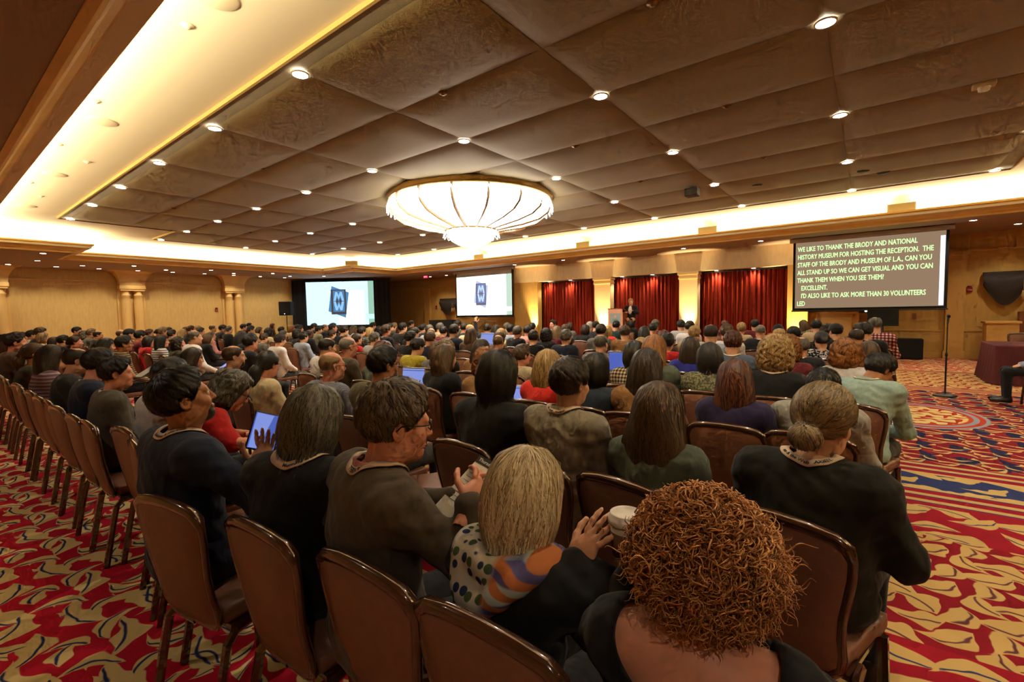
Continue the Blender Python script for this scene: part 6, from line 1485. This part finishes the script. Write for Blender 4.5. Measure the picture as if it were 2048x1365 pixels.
# low wood stub, doors, signs, alarms
e = empty('side_counter', 'pale wood side counter standing below the right window swag', 'counter', (2.78, 17.75, 0)); MB().box((-.30,-.25,0),(.30,.30,1.02)).build('body', M_wood, e); MB().box((-.34,-.29,1.02),(.34,.34,1.08), bev=.01).build('counter_top', M_wood, e)
tag(MB().box((-.75,-.1,0),(.75,.1,1.32), bev=.01).build('wood_panel', mat('red_wood', '#7a4424', .5), loc=(3.9,18.1,0)), 'dark reddish wood panel under the right window swag', 'panel')
def exit_sign(x, y, z, lb):
    e = empty('exit_sign', lb, 'sign', (x, y, z)); MB().box((-.16,-.03,-.10),(.16,.03,.10), bev=.006).build('housing', M_cream, e); q = quadx(-.15,.15,-.09,.09,-.034, em('exit_red', (1,.03,.10), 1.4), 'lit_face', e)
    v, f = text_geo('EXIT', .12, .002, 'CENTER'); MB().add([(a, -.036, b-.042) for a, b, c in v], f).build('lettering', em('exit_ink', (1,.35,.40), 1.8), q)
    MB().tube([(0,0,.1),(0,0,.16)], .012, 6).build('stem', M_cream, e)
a = (-18.286,16.600,3.512); exit_sign(a[0], a[1], a[2], 'red lit exit sign hanging under the soffit left of the centre screen'); exit_sign(-16.55, YS-.035, 2.62, 'red lit exit sign half hidden by the centre screen edge')
def pull(x, y, z, rz, lb):
    e = empty('fire_alarm_pull', lb, 'alarm', (x, y, z), rz); MB().box((-.06,-.05,-.085),(.06,0,.06), bev=.01).build('box', mat('alarm_red', '#8c1418', .4), e); MB().lathe([(0,0),(.06,0)], (0,0,0), 16)
    MB().box((-.045,-.062,-.03),(.045,-.05,-.012)).build('handle', mat('alarm_white', '#c8a8a0', .4), e)
    MB().tube([(0,-.03,.06),(0,-.03,.10)], .045, 10).build('horn', MATS['alarm_red'], e, True)
pull(2.21, YS-.002, 1.96, 0, 'red fire alarm pull beside the right window swag'); pull(XL+.002, 8.99, 1.95, R(90), 'red fire alarm pull on the column wall between the column pairs'); pull(-19.3, YS-.002, 1.92, 0, 'red fire alarm pull left of the dark valance')
# loudspeaker on tripod by the drape
e = empty('tripod_loudspeaker', 'black loudspeaker on a tripod stand left of the draped screen', 'speaker', (-22.9, 11.55, 0), R(40))
MB().box((-.28,-.22,1.62),(.28,.22,2.30), bev=.02).build('cabinet', M_blk, e); MB().box((-.25,-.228,1.65),(.25,-.22,2.27)).build('grille', MATS['grille_black'], e); MB().tube([(0,0,.3),(0,0,1.64)], .02, 8).build('pole', M_bm, e)
MB().lathe([(0,0),(.014,0)], (0,0,0), 10)
for k in range(3): t = k*2.094; MB().tube([(0,0,.75),(.5*math.cos(t),.5*math.sin(t),.02)], .014, 6).build('leg', M_bm, e)
tag(MB().lathe([(0,0),(.02,.0),(.016,.012),(0,.014)], n=12).build('indicator', em('led_white', (1,1,1), 3), e, rot=(R(90),0,0), loc=(.0,-.23,1.70)))
# stage steps with handrails and black case
M_rail = mat('rail_wood', '#6a4a2a', .4)
for (x, lb) in ((-13.6,'nearer the centre screen'), (-12.9,'nearer the stage cheek')):
    e = empty('handrail', 'slanted stage handrail, the one %s' % lb, 'handrail', (x, 15.0, 0)); MB().tube([(-.62,0,.72),(.0,0,1.20),(.55,0,1.20)], .02, 8).build('rail', M_rail, e)
    for dx, zt in ((-.58,.75),(.02,1.2),(.5,1.2)): MB().tube([(dx,0,.0),(dx,0,zt)], .016, 8).build('post', M_rail, e)
e = empty('equipment_case', 'black angular monitor case standing below the centre screen', 'case', (-14.9, 14.5, 0)); MB().add([(-.6,-.2,0),(.6,-.2,0),(.6,.3,0),(-.6,.3,0),(-.75,-.2,1.28),(.62,-.2,1.30),(.6,.2,1.28),(-.7,.2,1.26)], [(3,2,1,0),(4,5,6,7),(0,1,5,4),(1,2,6,5),(2,3,7,6),(3,0,4,7)]).build('shell', M_blk, e); MB().lathe([(0,0),(.03,0)], (0,0,0), 12).build('lamp', em('led2', (1,1,1), 2), e, rot=(R(90),0,0), loc=(.0,-.205,1.05))
a = (-0.080,16.200,1.414); e = empty('projector', 'small projector with bright lens hanging behind the caption screen', 'projector', a); MB().box((-.16,-.12,-.06),(.16,.12,.06), bev=.01).build('housing', M_bm, e); MB().lathe([(0,0),(.028,0)], n=14).build('lens', em('lens_white', (.8,.9,1.0), 9), e, rot=(R(90),0,0), loc=(.0,-.125,0)); MB().tube([(0,0,.06),(0,0,ZSOF-a[2])], .015, 6).build('mount', M_bm, e)
a = (0.274,15.400,0.988); e = empty('monitor', 'dark monitor on a stand behind the man in the checked shirt', 'monitor', (a[0], a[1], 0)); MB().box((-.32,-.02,1.02),(.32,.03,1.46), bev=.01).build('panel', M_blk, e); MB().tube([(0,.02,.03),(0,.02,1.05)], .025, 8).build('stand', M_bm, e); MB().box((-.25,-.2,0),(.25,.2,.03)).build('base', M_bm, e)
# decorative urn wall outlet plate
tag(MB().box((-.05,-.01,-.08),(.05,.0,.08)).build('wall_plate', mat('plate_red', '#8a5a3c', .6), loc=(1.05,YS-.002,1.22)), 'small reddish wall plate on the wood wall right of the monitor', 'wall plate')
SC.cycles.max_bounces = 5; SC.cycles.diffuse_bounces = 3; SC.cycles.glossy_bounces = 2; SC.cycles.transmission_bounces = 4; SC.cycles.caustics_reflective = False; SC.cycles.caustics_refractive = False
SC.cycles.adaptive_threshold = .1; SC.cycles.adaptive_min_samples = 12; SC.cycles.sample_clamp_indirect = 4.0
